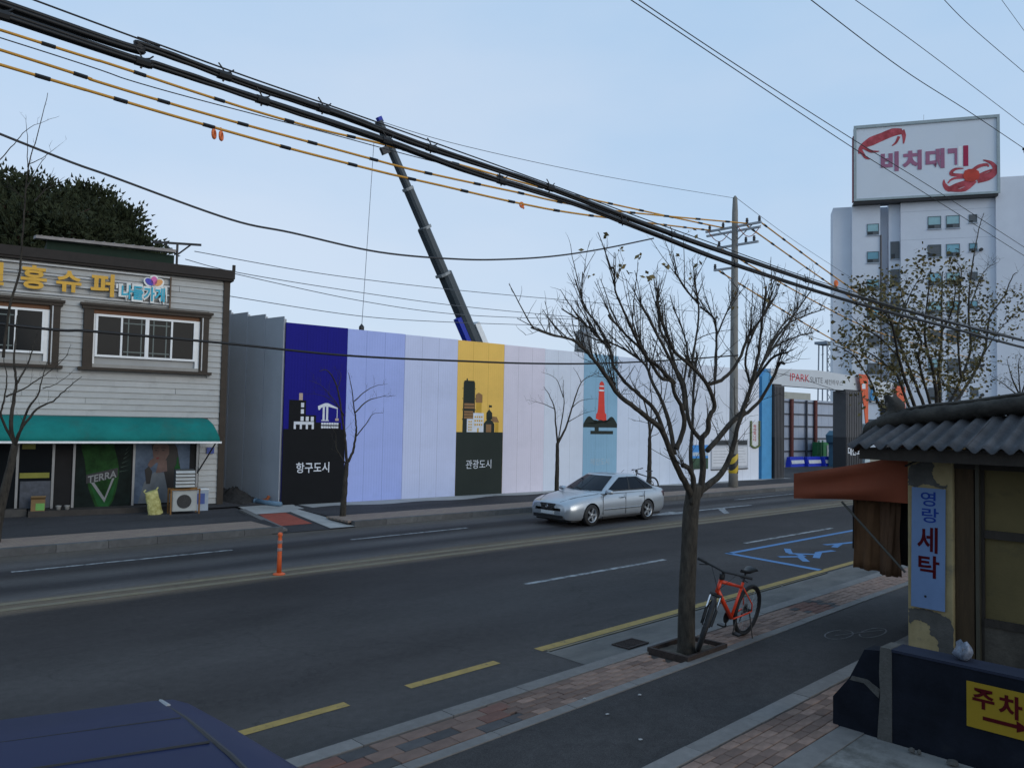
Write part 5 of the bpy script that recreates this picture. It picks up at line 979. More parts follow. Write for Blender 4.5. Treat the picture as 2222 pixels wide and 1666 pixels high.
# pines on the hill
needle = M('pine_needles', (.018, .028, .013), .8, .45, 1.2, c2=(.032, .042, .018)); ptrunk = M('pine_bark', (.07, .04, .028), .95, .3, 6)
def pine(i, x, y, zb, H_, rad, label):
    E_ = empty('pine_tree', (x, y, zb), 0, label, 'tree', 'pines on the hill'); rg = random.Random(50+i)
    MB().tube([(0, 0, 0), (.2, 0, H_*.5), (.1, .1, H_*.92)], [.25, .18, .05], 8).build('trunk', ptrunk, E_)
    cr_ = MB(); br_ = MB()
    for k_ in range(150):
        t_ = rg.random()**.8; an = rg.uniform(0, 2*math.pi); rr = rad*(1.0-.7*t_**1.5)*(.3+.7*math.sqrt(rg.random()))*(1+.28*math.sin(t_*19+i)*math.sin(an*3+i))*(rg.uniform(1.1, 1.3) if k_ % 6 == 0 else 1); c = Vector((math.cos(an)*rr, math.sin(an)*rr, H_*(.28+.70*t_)+rg.uniform(-.3, .3)))
        if k_ % 4 == 0: br_.tube([(0.1, 0, c.z-.5), c], [.06, .02], 4)
        for _ in range(60):
            o_ = Vector((rg.gauss(0, .34), rg.gauss(0, .34), rg.gauss(0, .26))); d = (o_*1.2+Vector((0, 0, .35))).normalized(); s_ = rg.uniform(.16, .3); bq = d.cross(Vector((rg.uniform(-1, 1), rg.uniform(-1, 1), .2))).normalized()*.07
            p = c+o_; cr_.add([p-bq, p+bq, p+d*s_], [(0, 1, 2)]); b3_ = d.cross(bq).normalized()*.07; cr_.add([p-b3_, p+b3_, p+d*s_], [(0, 1, 2)])
    br_.build('branches', ptrunk, E_); cr_.build('crown', needle, E_)
for i, (px_, py_, Y_, H_, rad, lab) in enumerate(((-60, 350, 44, 11, 4.2, 'dark pine cut by the left edge of the picture'), (30, 378, 47, 10.5, 4.0, 'broad dark pine behind the bare tree at the left edge'), (115, 388, 43, 9.8, 3.4, 'dark pine behind the left end of the rooftop shelter'), (205, 396, 46, 10, 3.2, 'tallest dark pine with a tufted top above the rooftop shelter'), (262, 440, 44, 8.6, 2.9, 'dark pine sloping down behind the rooftop shelter'), (322, 512, 42, 6.5, 2.5, 'lowest dark pine beside the rooftop post'), (70, 430, 40, 8, 3.6, 'front dark pine right behind the shop roof edge'), (165, 440, 39.5, 7.5, 3.2, 'front dark pine behind the middle of the rooftop shelter'))):
    p = at((px_-22)*K_, (py_+14)*K_, Y=Y_); pine(i, p.x, Y_, p.z-H_*.99, H_, rad, lab)
# ------------------------------------------------------------------ silver saloon car
car_paint = M('silver_paint', (.42, .46, .5), .28, .03, 2, metal=.55, spec=.5, coat=.6)
car_glass = M('car_glass', (.009, .014, .022), .05, .1, 2, spec=.1); chrome = M('chrome', (.6, .62, .64), .15, .05, metal=1.0); blackp = M('black_plastic', (.014, .014, .015), .5); lens = M('lamp_lens', (.17, .19, .22), .3, .5, 14, coat=.1); redl = M('lamp_red', (.4, .015, .015), .2)
CARO = Vector((18.3, 15.56, 0))
CA = empty('silver_car', CARO, math.pi, 'silver four door saloon car driving past the hoarding', 'car'); CA.scale = (.93, .93, .93)
ST = [(2.40, .52, .34, .58, .62), (2.37, .68, .25, .64, .69), (2.28, .79, .2, .69, .745), (2.1, .86, .18, .745, .81), (1.8, .895, .175, .815, .885), (1.42, .91, .175, .865, .945), (1.0, .915, .175, .905, .995), (.5, .915, .175, .93, .98), (0, .915, .175, .945, .97), (-.6, .915, .175, .96, .97), (-1.2, .915, .18, .975, 1.0), (-1.6, .91, .19, .985, 1.04), (-1.95, .895, .21, .985, 1.045), (-2.2, .86, .23, .965, 1.03), (-2.34, .79, .27, .92, .99), (-2.40, .68, .34, .82, .9)]
ST = [(lambda a, b, c: tuple(.5*(2*b[k]+(c[k]-a[k])*0) for k in range(5)))(ST[max(i-1, 0)], ST[i], ST[min(i+1, len(ST)-1)]) for i in range(len(ST))]
ST2 = []
for i in range(len(ST)-1):
    p0, p1, p2, p3 = ST[max(i-1, 0)], ST[i], ST[i+1], ST[min(i+2, len(ST)-1)]
    for m_ in range(5):
        t_ = m_/5; ST2.append(tuple(.5*(2*p1[k]+(p2[k]-p0[k])*t_+(2*p0[k]-5*p1[k]+4*p2[k]-p3[k])*t_*t_+(3*p1[k]-p0[k]-3*p2[k]+p3[k])*t_**3) if k else p1[0]+(p2[0]-p1[0])*t_ for k in range(5)))
ST = ST2+[ST[-1]]
rows = []
for x, w_, zb, zs_, zt in ST:
    half = [(0, zb), (w_*.6, zb), (w_*.88, zb+.015), (w_*.965, zb+.1), (w_*.985, zb+.2), (w_, zb+(zs_-zb)*.5), (w_*.99, zb+(zs_-zb)*.72), (w_*.955, zs_-.06), (w_*.9, zs_), (w_*.72, zs_+(zt-zs_)*.55), (w_*.4, zs_+(zt-zs_)*.9), (0, zt)]
    full = half+[(-a, b) for a, b in half[-2:0:-1]]; rows.append([(x, a, b) for a, b in full])
bd = MB().grid(rows, closed=True); bd.poly(rows[0][::-1]); bd.poly(rows[-1])
body = bd.build('body', [car_paint, blackp], CA, smooth=True)
cut = MB()
for x in (1.42, -1.31):
    for s_ in (-1, 1): cut.lathe([(.365, -.2), (.365, .2)], 28, Matrix.Translation((x, s_*.85, .32)) @ Matrix.Rotation(R(90), 4, 'X'))
cutter = cut.build('cutter', blackp); bo_ = body.modifiers.new('b', 'BOOLEAN'); bo_.operation = 'DIFFERENCE'; bo_.object = cutter; bo_.solver = 'EXACT'; cutter.matrix_world = Matrix.Translation(CARO) @ Matrix.Rotation(math.pi, 4, 'Z') @ Matrix.Scale(.93, 4)
bpy.context.view_layer.update(); dg_ = bpy.context.evaluated_depsgraph_get(); me = bpy.data.meshes.new_from_object(body.evaluated_get(dg_)); body.modifiers.clear(); body.data = me; me.set_sharp_from_angle(angle=R(38)); bpy.data.objects.remove(cutter)
# cabin
lev = [(.0, .93), (.25, 1.09), (.5, 1.24), (.72, 1.355), (.86, 1.415), (.95, 1.448), (1.0, 1.462)]
def cab(t_):
    z_ = [b for a, b in lev]; ts = [a for a, b in lev]; j = max(i for i in range(len(ts)) if ts[i] <= t_+1e-9); j = min(j, len(ts)-2); f_ = (t_-ts[j])/(ts[j+1]-ts[j]); zz = z_[j]+(z_[j+1]-z_[j])*f_
    s_ = (zz-.93)/.532; return 1.06-1.02*s_**1.08-.25*max(0, s_-.9), -1.98+.86*s_**1.05+.45*max(0, s_-.85), .865-.25*s_**1.15-.5*max(0, s_-.93), zz
def fr_pt(v, t_, off=0): xf, xr, w_, z_ = cab(t_); return Vector((xf-.16*v*v*(1-.3*t_)+off*.7, v*w_*.93, z_+off*.7))
def rr_pt(v, t_, off=0): xf, xr, w_, z_ = cab(t_); return Vector((xr+.12*v*v-off*.7, v*w_*.92, z_+off*.7))
def sd_pt(a_, t_, s_, off=0): xf, xr, w_, z_ = cab(t_); x0, x1 = xr+.14, xf-.2; return Vector((x0+(x1-x0)*a_, s_*(w_+.012*math.sin(math.pi*a_)+off), z_+off*.3))
rings = []
for t_, _ in lev:
    ring = [fr_pt(v/3, t_) for v in range(-3, 4)]+[sd_pt(1-a_/8, t_, 1) for a_ in range(0, 9)]+[rr_pt(v/3, t_) for v in range(3, -4, -1)]+[sd_pt(a_/8, t_, -1) for a_ in range(0, 9)]; rings.append(ring)
cb = MB().grid(rings, closed=True); top = rings[-1]; cen = sum((Vector(p) for p in top), Vector())/len(top); n0 = len(cb.v); mid = [p.lerp(cen, .5)+Vector((0, 0, .012)) for p in top]
cb.grid([top, mid], closed=True); cb.add(mid+[cen+Vector((0, 0, .016))], [(i, (i+1) % len(mid), len(mid)) for i in range(len(mid))]); cb.build('cabin', car_paint, CA, smooth=True)
def patch(fn, a0, a1, t0, t1, n=8, m=6, name='windscreen', mat=car_glass, shape=None):
    P_ = []
    for i in range(m+1):
        t_ = t0+(t1-t0)*i/m; aa, bb = (shape(i/m) if shape else (a0, a1)); P_.append([fn(aa+(bb-aa)*j/n, t_) for j in range(n+1)])
    return MB().grid(P_).build(name, mat, CA, smooth=True)
patch(lambda v, t_: fr_pt(v, t_, .012), -.9, .9, .12, .86, name='windscreen', shape=lambda f_: (-.94+.05*f_, .94-.05*f_)); patch(lambda v, t_: rr_pt(v, t_, .012), -.88, .88, .2, .86, name='rear_window')
for s_ in (-1, 1):
    patch(lambda a_, t_: sd_pt(a_, t_, s_, .01), 0, 1, .14, .80, name='side_window', shape=lambda f_: (.555, .975-.03*f_-.03*f_**3)); patch(lambda a_, t_: sd_pt(a_, t_, s_, .01), 0, 1, .14, .80, name='side_window', shape=lambda f_: (.03+.05*f_+.03*f_**3, .525))
    patch(lambda a_, t_: sd_pt(a_, t_, s_, .014), 0, 1, .14, .84, 1, 4, 'pillar', blackp, lambda f_: (.525, .555)); patch(lambda a_, t_: sd_pt(a_, t_, s_, .014), 0, 1, .09, .135, 10, 1, 'window_trim', blackp, lambda f_: (.05, .96))
    pts = [sd_pt(.2, t_, s_, .013) for t_ in (.14, .4, .78)]; MB().tube(pts, .012, 4).build('quarter_post', blackp, CA)
    y_ = s_*.918
    for x, z0, z1 in ((.92, .3, .9), (-.17, .28, .92), (-1.12, .5, .93)): MB().box(x-.004, x+.004, min(y_, y_*.985), max(y_*.985, y_*1.001), z0, z1).build('door_seam', blackp, CA)
    MB().box(-.95, .85, min(y_*.99, y_*1.012), max(y_*.99, y_*1.012), .44, .475).build('side_moulding', chrome, CA, bevel=.004); MB().box(-.9, .95, min(y_*.98, y_*1.005), max(y_*.98, y_*1.005), .2, .25).build('sill', blackp, CA)
    for x in (.02, -.98): MB().box(x-.1, x+.1, min(y_*.985, y_*1.025), max(y_*.985, y_*1.025), .775, .81).build('door_handle', chrome, CA, bevel=.008)
    mr_ = empty('mirror'); mr_.parent = CA; mr_.location = (.72, s_*.97, .98)
    MB().lathe([(.01, -.13), (.06, -.11), (.075, 0), (.06, .1), (.01, .12)], 12, Matrix.Rotation(R(90), 4, 'X') @ Matrix.Diagonal((1, 1, 1, 1))).build('housing', car_paint, mr_, smooth=True); MB().box(.0, .05, -s_*.12, -s_*.04, -.06, -.02).build('stalk', blackp, mr_)
    hl = MB(); a0 = [(2.33, .36, .535), (2.22, .62, .56), (1.98, .79, .62), (1.78, .84, .70), (1.9, .78, .735), (2.16, .6, .70), (2.33, .4, .655)]
    hl.add([(x+.045, s_*(y+.03), z_) for x, y, z_ in a0]+[(x-.05, s_*y*.9, z_) for x, y, z_ in a0], [tuple(range(7)) if s_ > 0 else tuple(range(7))[::-1]]+[(i, (i+1) % 7, 7+(i+1) % 7, 7+i) for i in range(7)]).build('headlight', lens, CA)
    for x, y, z_ in ((2.27, .48, .62), (2.12, .64, .64)): MB().lathe([(.06, -.02), (.055, .03), (.02, .04)], 12, Matrix.Translation((x+.03, s_*y, z_)) @ Matrix.Rotation(R(90), 4, 'Y')).build('lamp', M('lamp_bowl', (.3, .32, .34), .3, metal=.6), CA)
    MB().add([(-2.2, s_*.875, .72), (-2.2, s_*.885, .92), (-2.41, s_*.72, .9), (-2.42, s_*.7, .72), (-2.3, s_*.8, .72)], [(0, 1, 2, 3, 4)]).build('tail_light', redl, CA)
    MB().tube([(2.3, s_*.42, .725), (1.9, s_*.62, .845), (1.4, s_*.74, .9), (1.02, s_*.8, .935)], .006, 4).build('bonnet_seam', blackp, CA)
    MB().lathe([(.075, -.02), (.06, .03)], 12, Matrix.Translation((2.25, s_*.66, .34)) @ Matrix.Rotation(R(90), 4, 'Y')).build('fog_light', blackp, CA)
MB().add([(2.41, -.3, .665), (2.41, .3, .665), (2.435, .22, .49), (2.435, -.22, .49), (2.3, -.3, .665), (2.3, .3, .665), (2.3, .22, .49), (2.3, -.22, .49)], [(0, 3, 2, 1), (0, 1, 5, 4), (1, 2, 6, 5), (2, 3, 7, 6), (3, 0, 4, 7)]).build('grille', blackp, CA)
m_ = MB()
for i in range(3): m_.box(2.425, 2.44, -.27+.02*i, .27-.02*i, .62-.045*i, .628-.045*i)
m_.build('grille_bars', M('grille_chrome', (.2, .21, .22), .3, metal=.8), CA); MB().torus(.035, .008, 14, 5, Matrix.Translation((2.445, 0, .585)) @ Matrix.Rotation(R(90), 4, 'Z')).build('badge', chrome, CA)
MB().box(2.3, 2.428, -.26, .26, .36, .46).build('number_plate', M('plate_white', (.55, .57, .58), .4), CA); MB().box(2.25, 2.405, -.6, .6, .25, .335).build('lower_grille', blackp, CA)
for sx in (-.35, .1): MB().tube([fr_pt(sx, .1, .03), fr_pt(sx-.45, .2, .02)], .01, 4).build('wiper', blackp, CA)
MB().tube([Vector((-1.0, 0, 1.44)), Vector((-1.2, 0, 1.56))], .006, 4).build('aerial', blackp, CA)
MB().box(-2.2, 2.15, -.72, .72, .14, .2).build('underbody', blackp, CA)
tyre = MB().lathe([(.2, -.1), (.3, -.105), (.322, -.08), (.325, 0), (.322, .08), (.3, .105), (.2, .1)], 32, cap=False).mesh('tyre', black_rub, True)
rm_ = MB().lathe([(.2, .09), (.215, .1), (.205, .075), (.19, .05), (.19, .02)], 28, cap=False)
rimm = M('alloy', (.42, .44, .46), .3, .08, metal=.8)
for i in range(5):
    T = Matrix.Rotation(R(72*i+36), 4, 'Z'); rm_.add([T @ Vector(p) for p in ((.03, -.035, .085), (.2, -.028, .09), (.2, .028, .09), (.03, .035, .085), (.03, -.035, .05), (.2, -.028, .05), (.2, .028, .05), (.03, .035, .05))], [(0, 1, 2, 3), (0, 4, 5, 1), (3, 2, 6, 7), (1, 5, 6, 2)])
rm_.lathe([(.05, .06), (.05, .095), (.02, .1)], 12); rmesh = rm_.mesh('rim', rimm, False); disc = MB().lathe([(.19, .0), (.19, .03), (.05, .03)], 24).mesh('brake_disc', M('disc_dark', (.03, .03, .032), .6))
for x in (1.42, -1.31):
    for s_ in (-1, 1):
        W_ = empty('wheel'); W_.parent = CA; W_.location = (x, s_*.80, .325); W_.rotation_euler = (R(-90*s_), 0, 0)
        inst(tyre, 'tyre', W_); inst(rmesh, 'rim', W_, (0, 0, .012)); inst(disc, 'brake_disc', W_)
        MB().lathe([(.355, -.15), (.355, -.14), (.05, -.14)], 24, Matrix.Rotation(0, 4, 'Z')).build('arch_liner', blackp, W_)

# ------------------------------------------------------------------ red mountain bicycle
brd = M('bike_red', (.62, .045, .012), .35, .06, spec=.5); bkm = M('bike_black', (.012, .012, .013), .45)
def bicycle(loc, rz, lean, steer, fm_, label, group=None):
    B = empty('bicycle', loc, 0, label, 'bicycle', group, rot=(lean, 0, rz))
    RW, FWh = Vector((-.54, 0, .34)), Vector((.54, 0, .34)); BBk = Vector((-.12, 0, .3)); STp = Vector((-.3, 0, .74)); HT, HB = Vector((.29, 0, .86)), Vector((.35, 0, .7))
    ax2 = (HT-HB).normalized(); S = Matrix.Translation(HB) @ Matrix.Rotation(steer, 4, ax2) @ Matrix.Translation(-HB)
    def wheel(c, T, nm):
        W_ = empty(nm); W_.parent = B; W_.matrix_local = T @ Matrix.Translation(c)
        MB().torus(.315, .027, 36, 8).build('tyre', black_rub, W_, smooth=True); MB().torus(.285, .011, 32, 5).build('rim', bkm, W_, smooth=True)
        sp = MB()
        for i in range(24):
            a_ = 2*math.pi*i/24; sp.tube([(0.02*math.cos(a_+1.2), .02*(-1)**i, .02*math.sin(a_+1.2)), (.285*math.cos(a_), 0, .285*math.sin(a_))], .0014, 3)
        sp.build('spokes', steel, W_); MB().lathe([(.022, -.05), (.022, .05)], 10, Matrix.Rotation(R(90), 4, 'X')).build('hub', bkm, W_); MB().lathe([(.08, .034), (.08, .037)], 16, Matrix.Rotation(R(90), 4, 'X')).build('brake_disc', steel, W_)
        return W_
    wheel(RW, Matrix.Identity(4), 'wheel'); wheel(FWh, S, 'wheel')
    MB().tube([HT, HB], .026, 8).build('head_tube', fm_, B, smooth=True); MB().tube([HB+Vector((-.02, 0, .02)), BBk], [.03, .026], 8).build('down_tube', fm_, B, smooth=True); MB().tube([HT+Vector((-.01, 0, -.03)), STp+Vector((.02, 0, -.06))], [.024, .018], 8).build('top_tube', fm_, B, smooth=True); MB().tube([BBk, STp], .019, 8).build('seat_tube', fm_, B, smooth=True)
    for s_ in (-1, 1):
        MB().tube([BBk+Vector((0, s_*.03, 0)), RW+Vector((.1, s_*.06, -.01)), RW+Vector((0, s_*.06, 0))], .011, 6).build('chain_stay', fm_, B, smooth=True); MB().tube([STp+Vector((.01, s_*.02, -.06)), RW+Vector((.02, s_*.06, .1)), RW+Vector((0, s_*.06, 0))], .009, 6).build('seat_stay', fm_, B, smooth=True)
    fk = lambda p: S @ Vector(p)
    for s_ in (-1, 1):
        MB().tube([fk((.355, s_*.06, .66)), fk((.43, s_*.06, .5))], .014, 8).build('fork_stanchion', chrome, B); MB().tube([fk((.43, s_*.06, .51)), fk((.54, s_*.055, .34))], .02, 8).build('fork_leg', bkm, B)
    MB().tube([fk((.35, -.075, .665)), fk((.35, .075, .665))], .022, 8).build('fork_crown', bkm, B); MB().tube([fk((.44, -.06, .5)), fk((.42, 0, .7)), fk((.44, .06, .5))], .012, 6).build('fork_arch', bkm, B)
    MB().tube([HT, HT+ax2*.07], .022, 8).build('stem', bkm, B); hbp = HT+ax2*.09+Vector((.05, 0, .02)); MB().tube([HT+ax2*.06, fk(hbp)], .02, 6).build('stem', bkm, B)
    MB().tube([fk(hbp+Vector((-.05, -.34, .03))), fk(hbp+Vector((-.015, -.12, .015))), fk(hbp), fk(hbp+Vector((-.015, .12, .015))), fk(hbp+Vector((-.05, .34, .03)))], .013, 8).build('handlebar', bkm, B)
    for s_ in (-1, 1): MB().tube([fk(hbp+Vector((-.05, s_*.34, .03))), fk(hbp+Vector((-.032, s_*.22, .022)))], .018, 8).build('grip', black_rub, B); MB().tube([fk(hbp+Vector((-.02, s_*.2, .01))), fk(hbp+Vector((.03, s_*.3, -.01)))], .007, 5).build('brake_lever', bkm, B); MB().tube([fk(hbp+Vector((0, s_*.15, .01))), fk(hbp+Vector((.09, s_*.08, -.08))), fk((.4, 0, .75))], .004, 4).build('cable', bkm, B)
    MB().lathe([(.03, -.03), (.034, 0), (.03, .04)], 10, Matrix.Translation(fk(hbp+Vector((.03, 0, -.06))))).build('front_lamp', bkm, B)
    MB().tube([STp, STp+Vector((-.035, 0, .13))], .014, 8).build('seat_post', bkm, B)
    sd_ = []
    for i in range(9):
        f_ = i/8; wd = .075*(1-f_)**1.2+.018; c = STp+Vector((-.19+.28*f_, 0, .155+.012*math.cos(f_*6))); sd_.append([c+Vector((0, wd*math.cos(a_), .022*math.sin(a_)-.015*abs(math.cos(a_)))) for a_ in [2*math.pi*j/10 for j in range(10)]])
    s2 = MB().grid(sd_, closed=True); s2.poly(sd_[0][::-1]); s2.poly(sd_[-1]); s2.build('saddle', bkm, B, smooth=True)
    MB().lathe([(.085, .055), (.088, .058), (.085, .061)], 20, Matrix.Translation(BBk) @ Matrix.Rotation(R(90), 4, 'X')).build('chainring', bkm, B)
    for s_ in (-1, 1): MB().tube([BBk+Vector((0, s_*.07, 0)), BBk+Vector((s_*.06, s_*.085, -.15))], .01, 6).build('crank', bkm, B); MB().cbox(BBk+Vector((s_*.06, s_*.14, -.15)), .09, .09, .02).build('pedal', bkm, B)
    MB().lathe([(.05, -.02), (.02, .02)], 12, Matrix.Translation(RW+Vector((0, -.05, 0))) @ Matrix.Rotation(R(90), 4, 'X')).build('cassette', bkm, B); MB().tube([RW+Vector((0, -.06, 0)), RW+Vector((.02, -.06, -.1)), RW+Vector((.05, -.06, -.17))], .012, 5).build('derailleur', bkm, B)
    MB().tube([RW+Vector((.03, .05, -.02)), RW+Vector((.06, .16, -.335))], .009, 6).build('kickstand', bkm, B)
    return B
mx_, my_ = (8.44+9.47)/2, (5.54+5.59)/2
bicycle((mx_, my_-.0, .152), math.pi+math.atan2(5.59-5.54, 1.03), R(-9), R(28), brd, 'red mountain bicycle leaning beside the big bare tree')
pb = at(1405*K_, 1050*K_, Y=18.9); bicycle((b3.x-.75, 18.8, .15), math.pi-.1, R(5), R(-10), bkm, 'black bicycle by the small tree behind the silver car')

# ------------------------------------------------------------------ flexible lane post
dom = M('post_orange', (.62, .11, .03), .45, .1, 4); FP = empty('lane_post', (7.02, 13.6, .004), 0, 'single orange flexible post on the road centre line', 'bollard'); FP.scale = (.8, .8, .69)
MB().lathe([(.14, 0), (.14, .025), (.09, .05), (.05, .06)], 18).build('base', dom, FP, smooth=True); MB().lathe([(.055, .06), (.052, .4), (.045, .95), (.04, 1.0), (.055, 1.03), (.05, 1.09), (.02, 1.11)], 16).build('tube', dom, FP, smooth=True)
for z_ in (.62, .82): MB().lathe([(.056, z_), (.0565, z_+.01), (.0555, z_+.07), (.055, z_+.08)], 16).build('reflective_band', M('band_grey', (.28, .2, .19), .3), FP, smooth=True)

# ------------------------------------------------------------------ blue van roof at the bottom left
VN = empty('blue_van', (1.24, 3.42, .14), R(-16.8), 'dark blue van seen from above at the bottom left corner', 'van')
vb = M('van_blue', (.0105, .0155, .056), .5, .1, 1.5, spec=.15, dirt=((.016, .021, .055), 2, .5, .3))  # blue lowered further, with the dark corner vignette put into the colour
rows = []; VH = 1.61
def vsk(x, y): return .24*max(0, min(1, (x+1.2)/1.2))*max(0, -y)+.16*max(0, min(1, (x-.03)/.2))*min(1, max(0, -y-.1))
for x, dz, w_ in ((-4.25, .5, .72), (-4.2, .12, .8), (-4.0, .03, .83), (-2, 0, .84), (-.6, 0, .84), (-.05, .002, .84), (.04, .006, .84), (.1, .03, .84), (.15, .08, .835), (.2, .18, .83), (.24, .36, .82), (.28, .7, .8), (.31, 1.0, .78)):
    zt = VH-dz; half = [(0, .25), (w_*.92, .25), (w_, .35), (w_*1.01, min(.8, zt-.1)), (w_*.985, max(.36, zt-.35)), (w_*.965, zt-.1), (w_*.94, zt-.04), (w_*.88, zt-.008), (w_*.5, zt+.015), (0, zt+.022)]
    full = half+[(-a, b) for a, b in half[-2:0:-1]]; rows.append([(x+vsk(x, a-.8), a-.8, b) for a, b in full])
v_ = MB().grid(rows, closed=True); v_.poly(rows[0][::-1]); v_.poly(rows[-1]); v_.build('body', vb, VN, smooth=True)
def roofz(y): d = abs(y+.8)/.84; return VH+.022-.012*(d/.5 if d < .5 else 1)-(.0 if d < .5 else .03*(d-.5)/.38)
for y in (-.06, -.36, -.66, -.96, -1.26, -1.54):
    q = [Vector((-4+3.98*i/12+vsk(-4+3.98*i/12, y), y, roofz(y)+.001)) for i in range(13)]; MB().tube(q, .0065, 5).build('roof_groove', blackp, VN)
MB().tube([Vector((-.005+vsk(0, y), y, roofz(y)-.002)) for y in [-.06-.148*i for i in range(11)]], .009, 5).build('roof_seam', blackp, VN); MB().tube([Vector((-.005+vsk(0, -.06-.02*i), -.06-.02*i, roofz(-.06-.02*i)+.004)) for i in range(6)], .01, 5).build('seam_clip', M('clip_silver', (.28, .29, .3), .5), VN)
MB().tube([(.19, -.12, VH-.09), (.235, -.3, VH-.085), (.30, -.55, VH-.085)], .009, 6).build('rear_lamp', M('lamp_orange', (.45, .1, .03), .3), VN); MB().box(.28, .31, -.72, -.6, VH-.055, VH-.045).build('hinge', blackp, VN)
MB().add([(.36, -.25, .95), (.64, -1.4, .95), (.6, -1.4, 1.25), (.32, -.25, 1.25)], [(0, 1, 2, 3)]).build('rear_window', glass_dark, VN)
for x in (-3.3, -.7):
    for y in (-.03, -1.57): MB().lathe([(.15, -.1), (.31, -.09), (.31, .09), (.15, .1)], 20, Matrix.Translation((x, y, .31)) @ Matrix.Rotation(R(90), 4, 'X')).build('wheel', black_rub, VN)
# ------------------------------------------------------------------ tiled roof house on the right
HS = empty('old_house', (10.05, 3.74, .14), R(-90), 'old low house with peeling yellow plaster and a corrugated eave', 'house')
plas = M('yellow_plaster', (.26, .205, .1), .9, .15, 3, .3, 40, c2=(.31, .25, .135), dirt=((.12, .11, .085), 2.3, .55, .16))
plas2 = M('yellow_panel', (.11, .085, .035), .9, .15, 1.5, .2, 40, dirt=((.06, .048, .026), 2.6, .55, .25))  # shade and vignette are put into both plaster colours, darker than the real paint
grey_pl = M('bare_render', (.075, .072, .066), .95, .25, 6, .5, 50); tim = M('old_timber', (.03, .024, .019), .85, .3, 5, .4, 30, stretch=(1, 1, .3)); tim2 = M('brown_timber', (.05, .03, .013), .8, .3, 5, .3, 30, stretch=(3, 3, .3))
MB().box(0, .5, 0, .45, -.1, 2.6).build('pillar', plas, HS, bevel=.015)
def blob(pts, y, mat, name, n=5, sd=0):
    q = spline([Vector((a, 0, b)) for a, b in pts+[pts[0]]], n)[:-1]; q = [p+Vector((noise.noise((i*.8, sd, 0)), 0, noise.noise((i*.8, sd, 4))))*.026 for i, p in enumerate(q)]
    return MB().extr([(p.x, y, p.z) for p in q], (0, -.003, 0)).build(name, mat, HS)
blob([(.01, 2.08), (.02, 2.28), (.12, 2.34), (.22, 2.38), (.3, 2.33), (.28, 2.22), (.36, 2.1), (.44, 2.1), (.4, 2.06), (.2, 2.1), (.1, 2.06)], -.001, grey_pl, 'peeled_patch', 9, 1)
blob([(.01, .62), (.2, .64), (.4, .6), (.49, .5), (.49, .02), (.36, .04), (.33, .3), (.25, .36), (.24, .46), (.1, .5), (.02, .45)], -.001, grey_pl, 'peeled_patch', 9, 2)
blob([(.02, .03), (.03, .18), (.1, .12), (.2, .1), (.22, .02)], -.001, grey_pl, 'peeled_patch', 4, 3)
MB().box(.503, .7, .06, .2, 0, 2.5).build('jamb', tim2, HS); MB().box(.7, .79, .1, .25, 0, 2.5).build('jamb', tim, HS); MB().box(.72, .76, .04, .098, 0, 2.5).build('downpipe', M('pipe_dull', (.05, .045, .03), .6), HS)
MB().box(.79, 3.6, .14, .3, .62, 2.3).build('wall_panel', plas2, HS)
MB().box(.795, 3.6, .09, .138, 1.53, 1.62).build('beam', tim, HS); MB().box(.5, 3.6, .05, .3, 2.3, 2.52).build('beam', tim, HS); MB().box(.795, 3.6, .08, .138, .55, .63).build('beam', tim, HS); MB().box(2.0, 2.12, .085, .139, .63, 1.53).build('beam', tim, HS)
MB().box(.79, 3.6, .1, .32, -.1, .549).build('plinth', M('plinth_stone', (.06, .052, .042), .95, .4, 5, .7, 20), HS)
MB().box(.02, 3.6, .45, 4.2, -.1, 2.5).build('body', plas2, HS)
# corrugated roof sheets with real waves
corr = M('corrugated_cement', (.045, .045, .05), .85, .25, 3, .3, 40, c2=(.07, .07, .075), dirt=((.03, .03, .031), 2.2, .5, .3))
def roofsheet(x0, x1, tilt):
    P_ = []; n = max(8, int((x1-x0)/.013))
    for j in range(7):
        v = j/6; row_ = []
        for i in range(n+1):
            x = x0+(x1-x0)*i/n; zt = 2.84+.1*max(0, x)*1.15; ze = 2.535+.0*x
            row_.append((x-.04*(1-v), -.6+v*1.0, ze+(zt-ze)*v+.03*math.sin(2*math.pi*x/.165+.3*math.sin(x*3))+tilt*.008+.012*noise.noise((x*2.2, v*2, 5))))
        P_.append(row_)
    o = MB().grid(P_).build('roof_sheet', corr, HS, smooth=True); s_ = o.modifiers.new('t', 'SOLIDIFY'); s_.thickness = .008; return o
for i, (a, b) in enumerate(((-.42, .2), (.12, .87), (.8, 1.55), (1.48, 2.3), (2.22, 3.0))): roofsheet(a, b, i % 2)
MB().box(-.36, 3.4, -.5, -.43, 2.38, 2.515).build('eave_board', tim, HS); MB().box(-.36, 3.4, -.43, .4, 2.43, 2.515).build('soffit', tim, HS)
rdg = M('ridge_tile', (.026, .024, .021), .95, .3, 5, .6, 25, c2=(.045, .041, .035))
path = [Vector((-.6, .35, 2.7)), Vector((-.48, .35, 2.76)), Vector((-.3, .35, 2.84)), Vector((0, .35, 2.9)), Vector((.5, .35, 2.96)), Vector((1.1, .35, 3.05)), Vector((2, .35, 3.18)), Vector((3.3, .35, 3.36))]
q = spline(path, 8); rows = []
for i, p in enumerate(q):
    rows.append([p+Vector((0, math.cos(a_)*.2, math.sin(a_)*(.11+.02*noise.noise((i*.4, 0, 0))+.03*noise.noise((i*.9, a_*1.2, 3))))) *1.0 if True else p for a_ in [2*math.pi*j/14 for j in range(14)]])
r_ = MB().grid(rows, closed=True); r_.poly(rows[0][::-1]); r_.poly(rows[-1]); r_.build('ridge', rdg, HS, smooth=True)
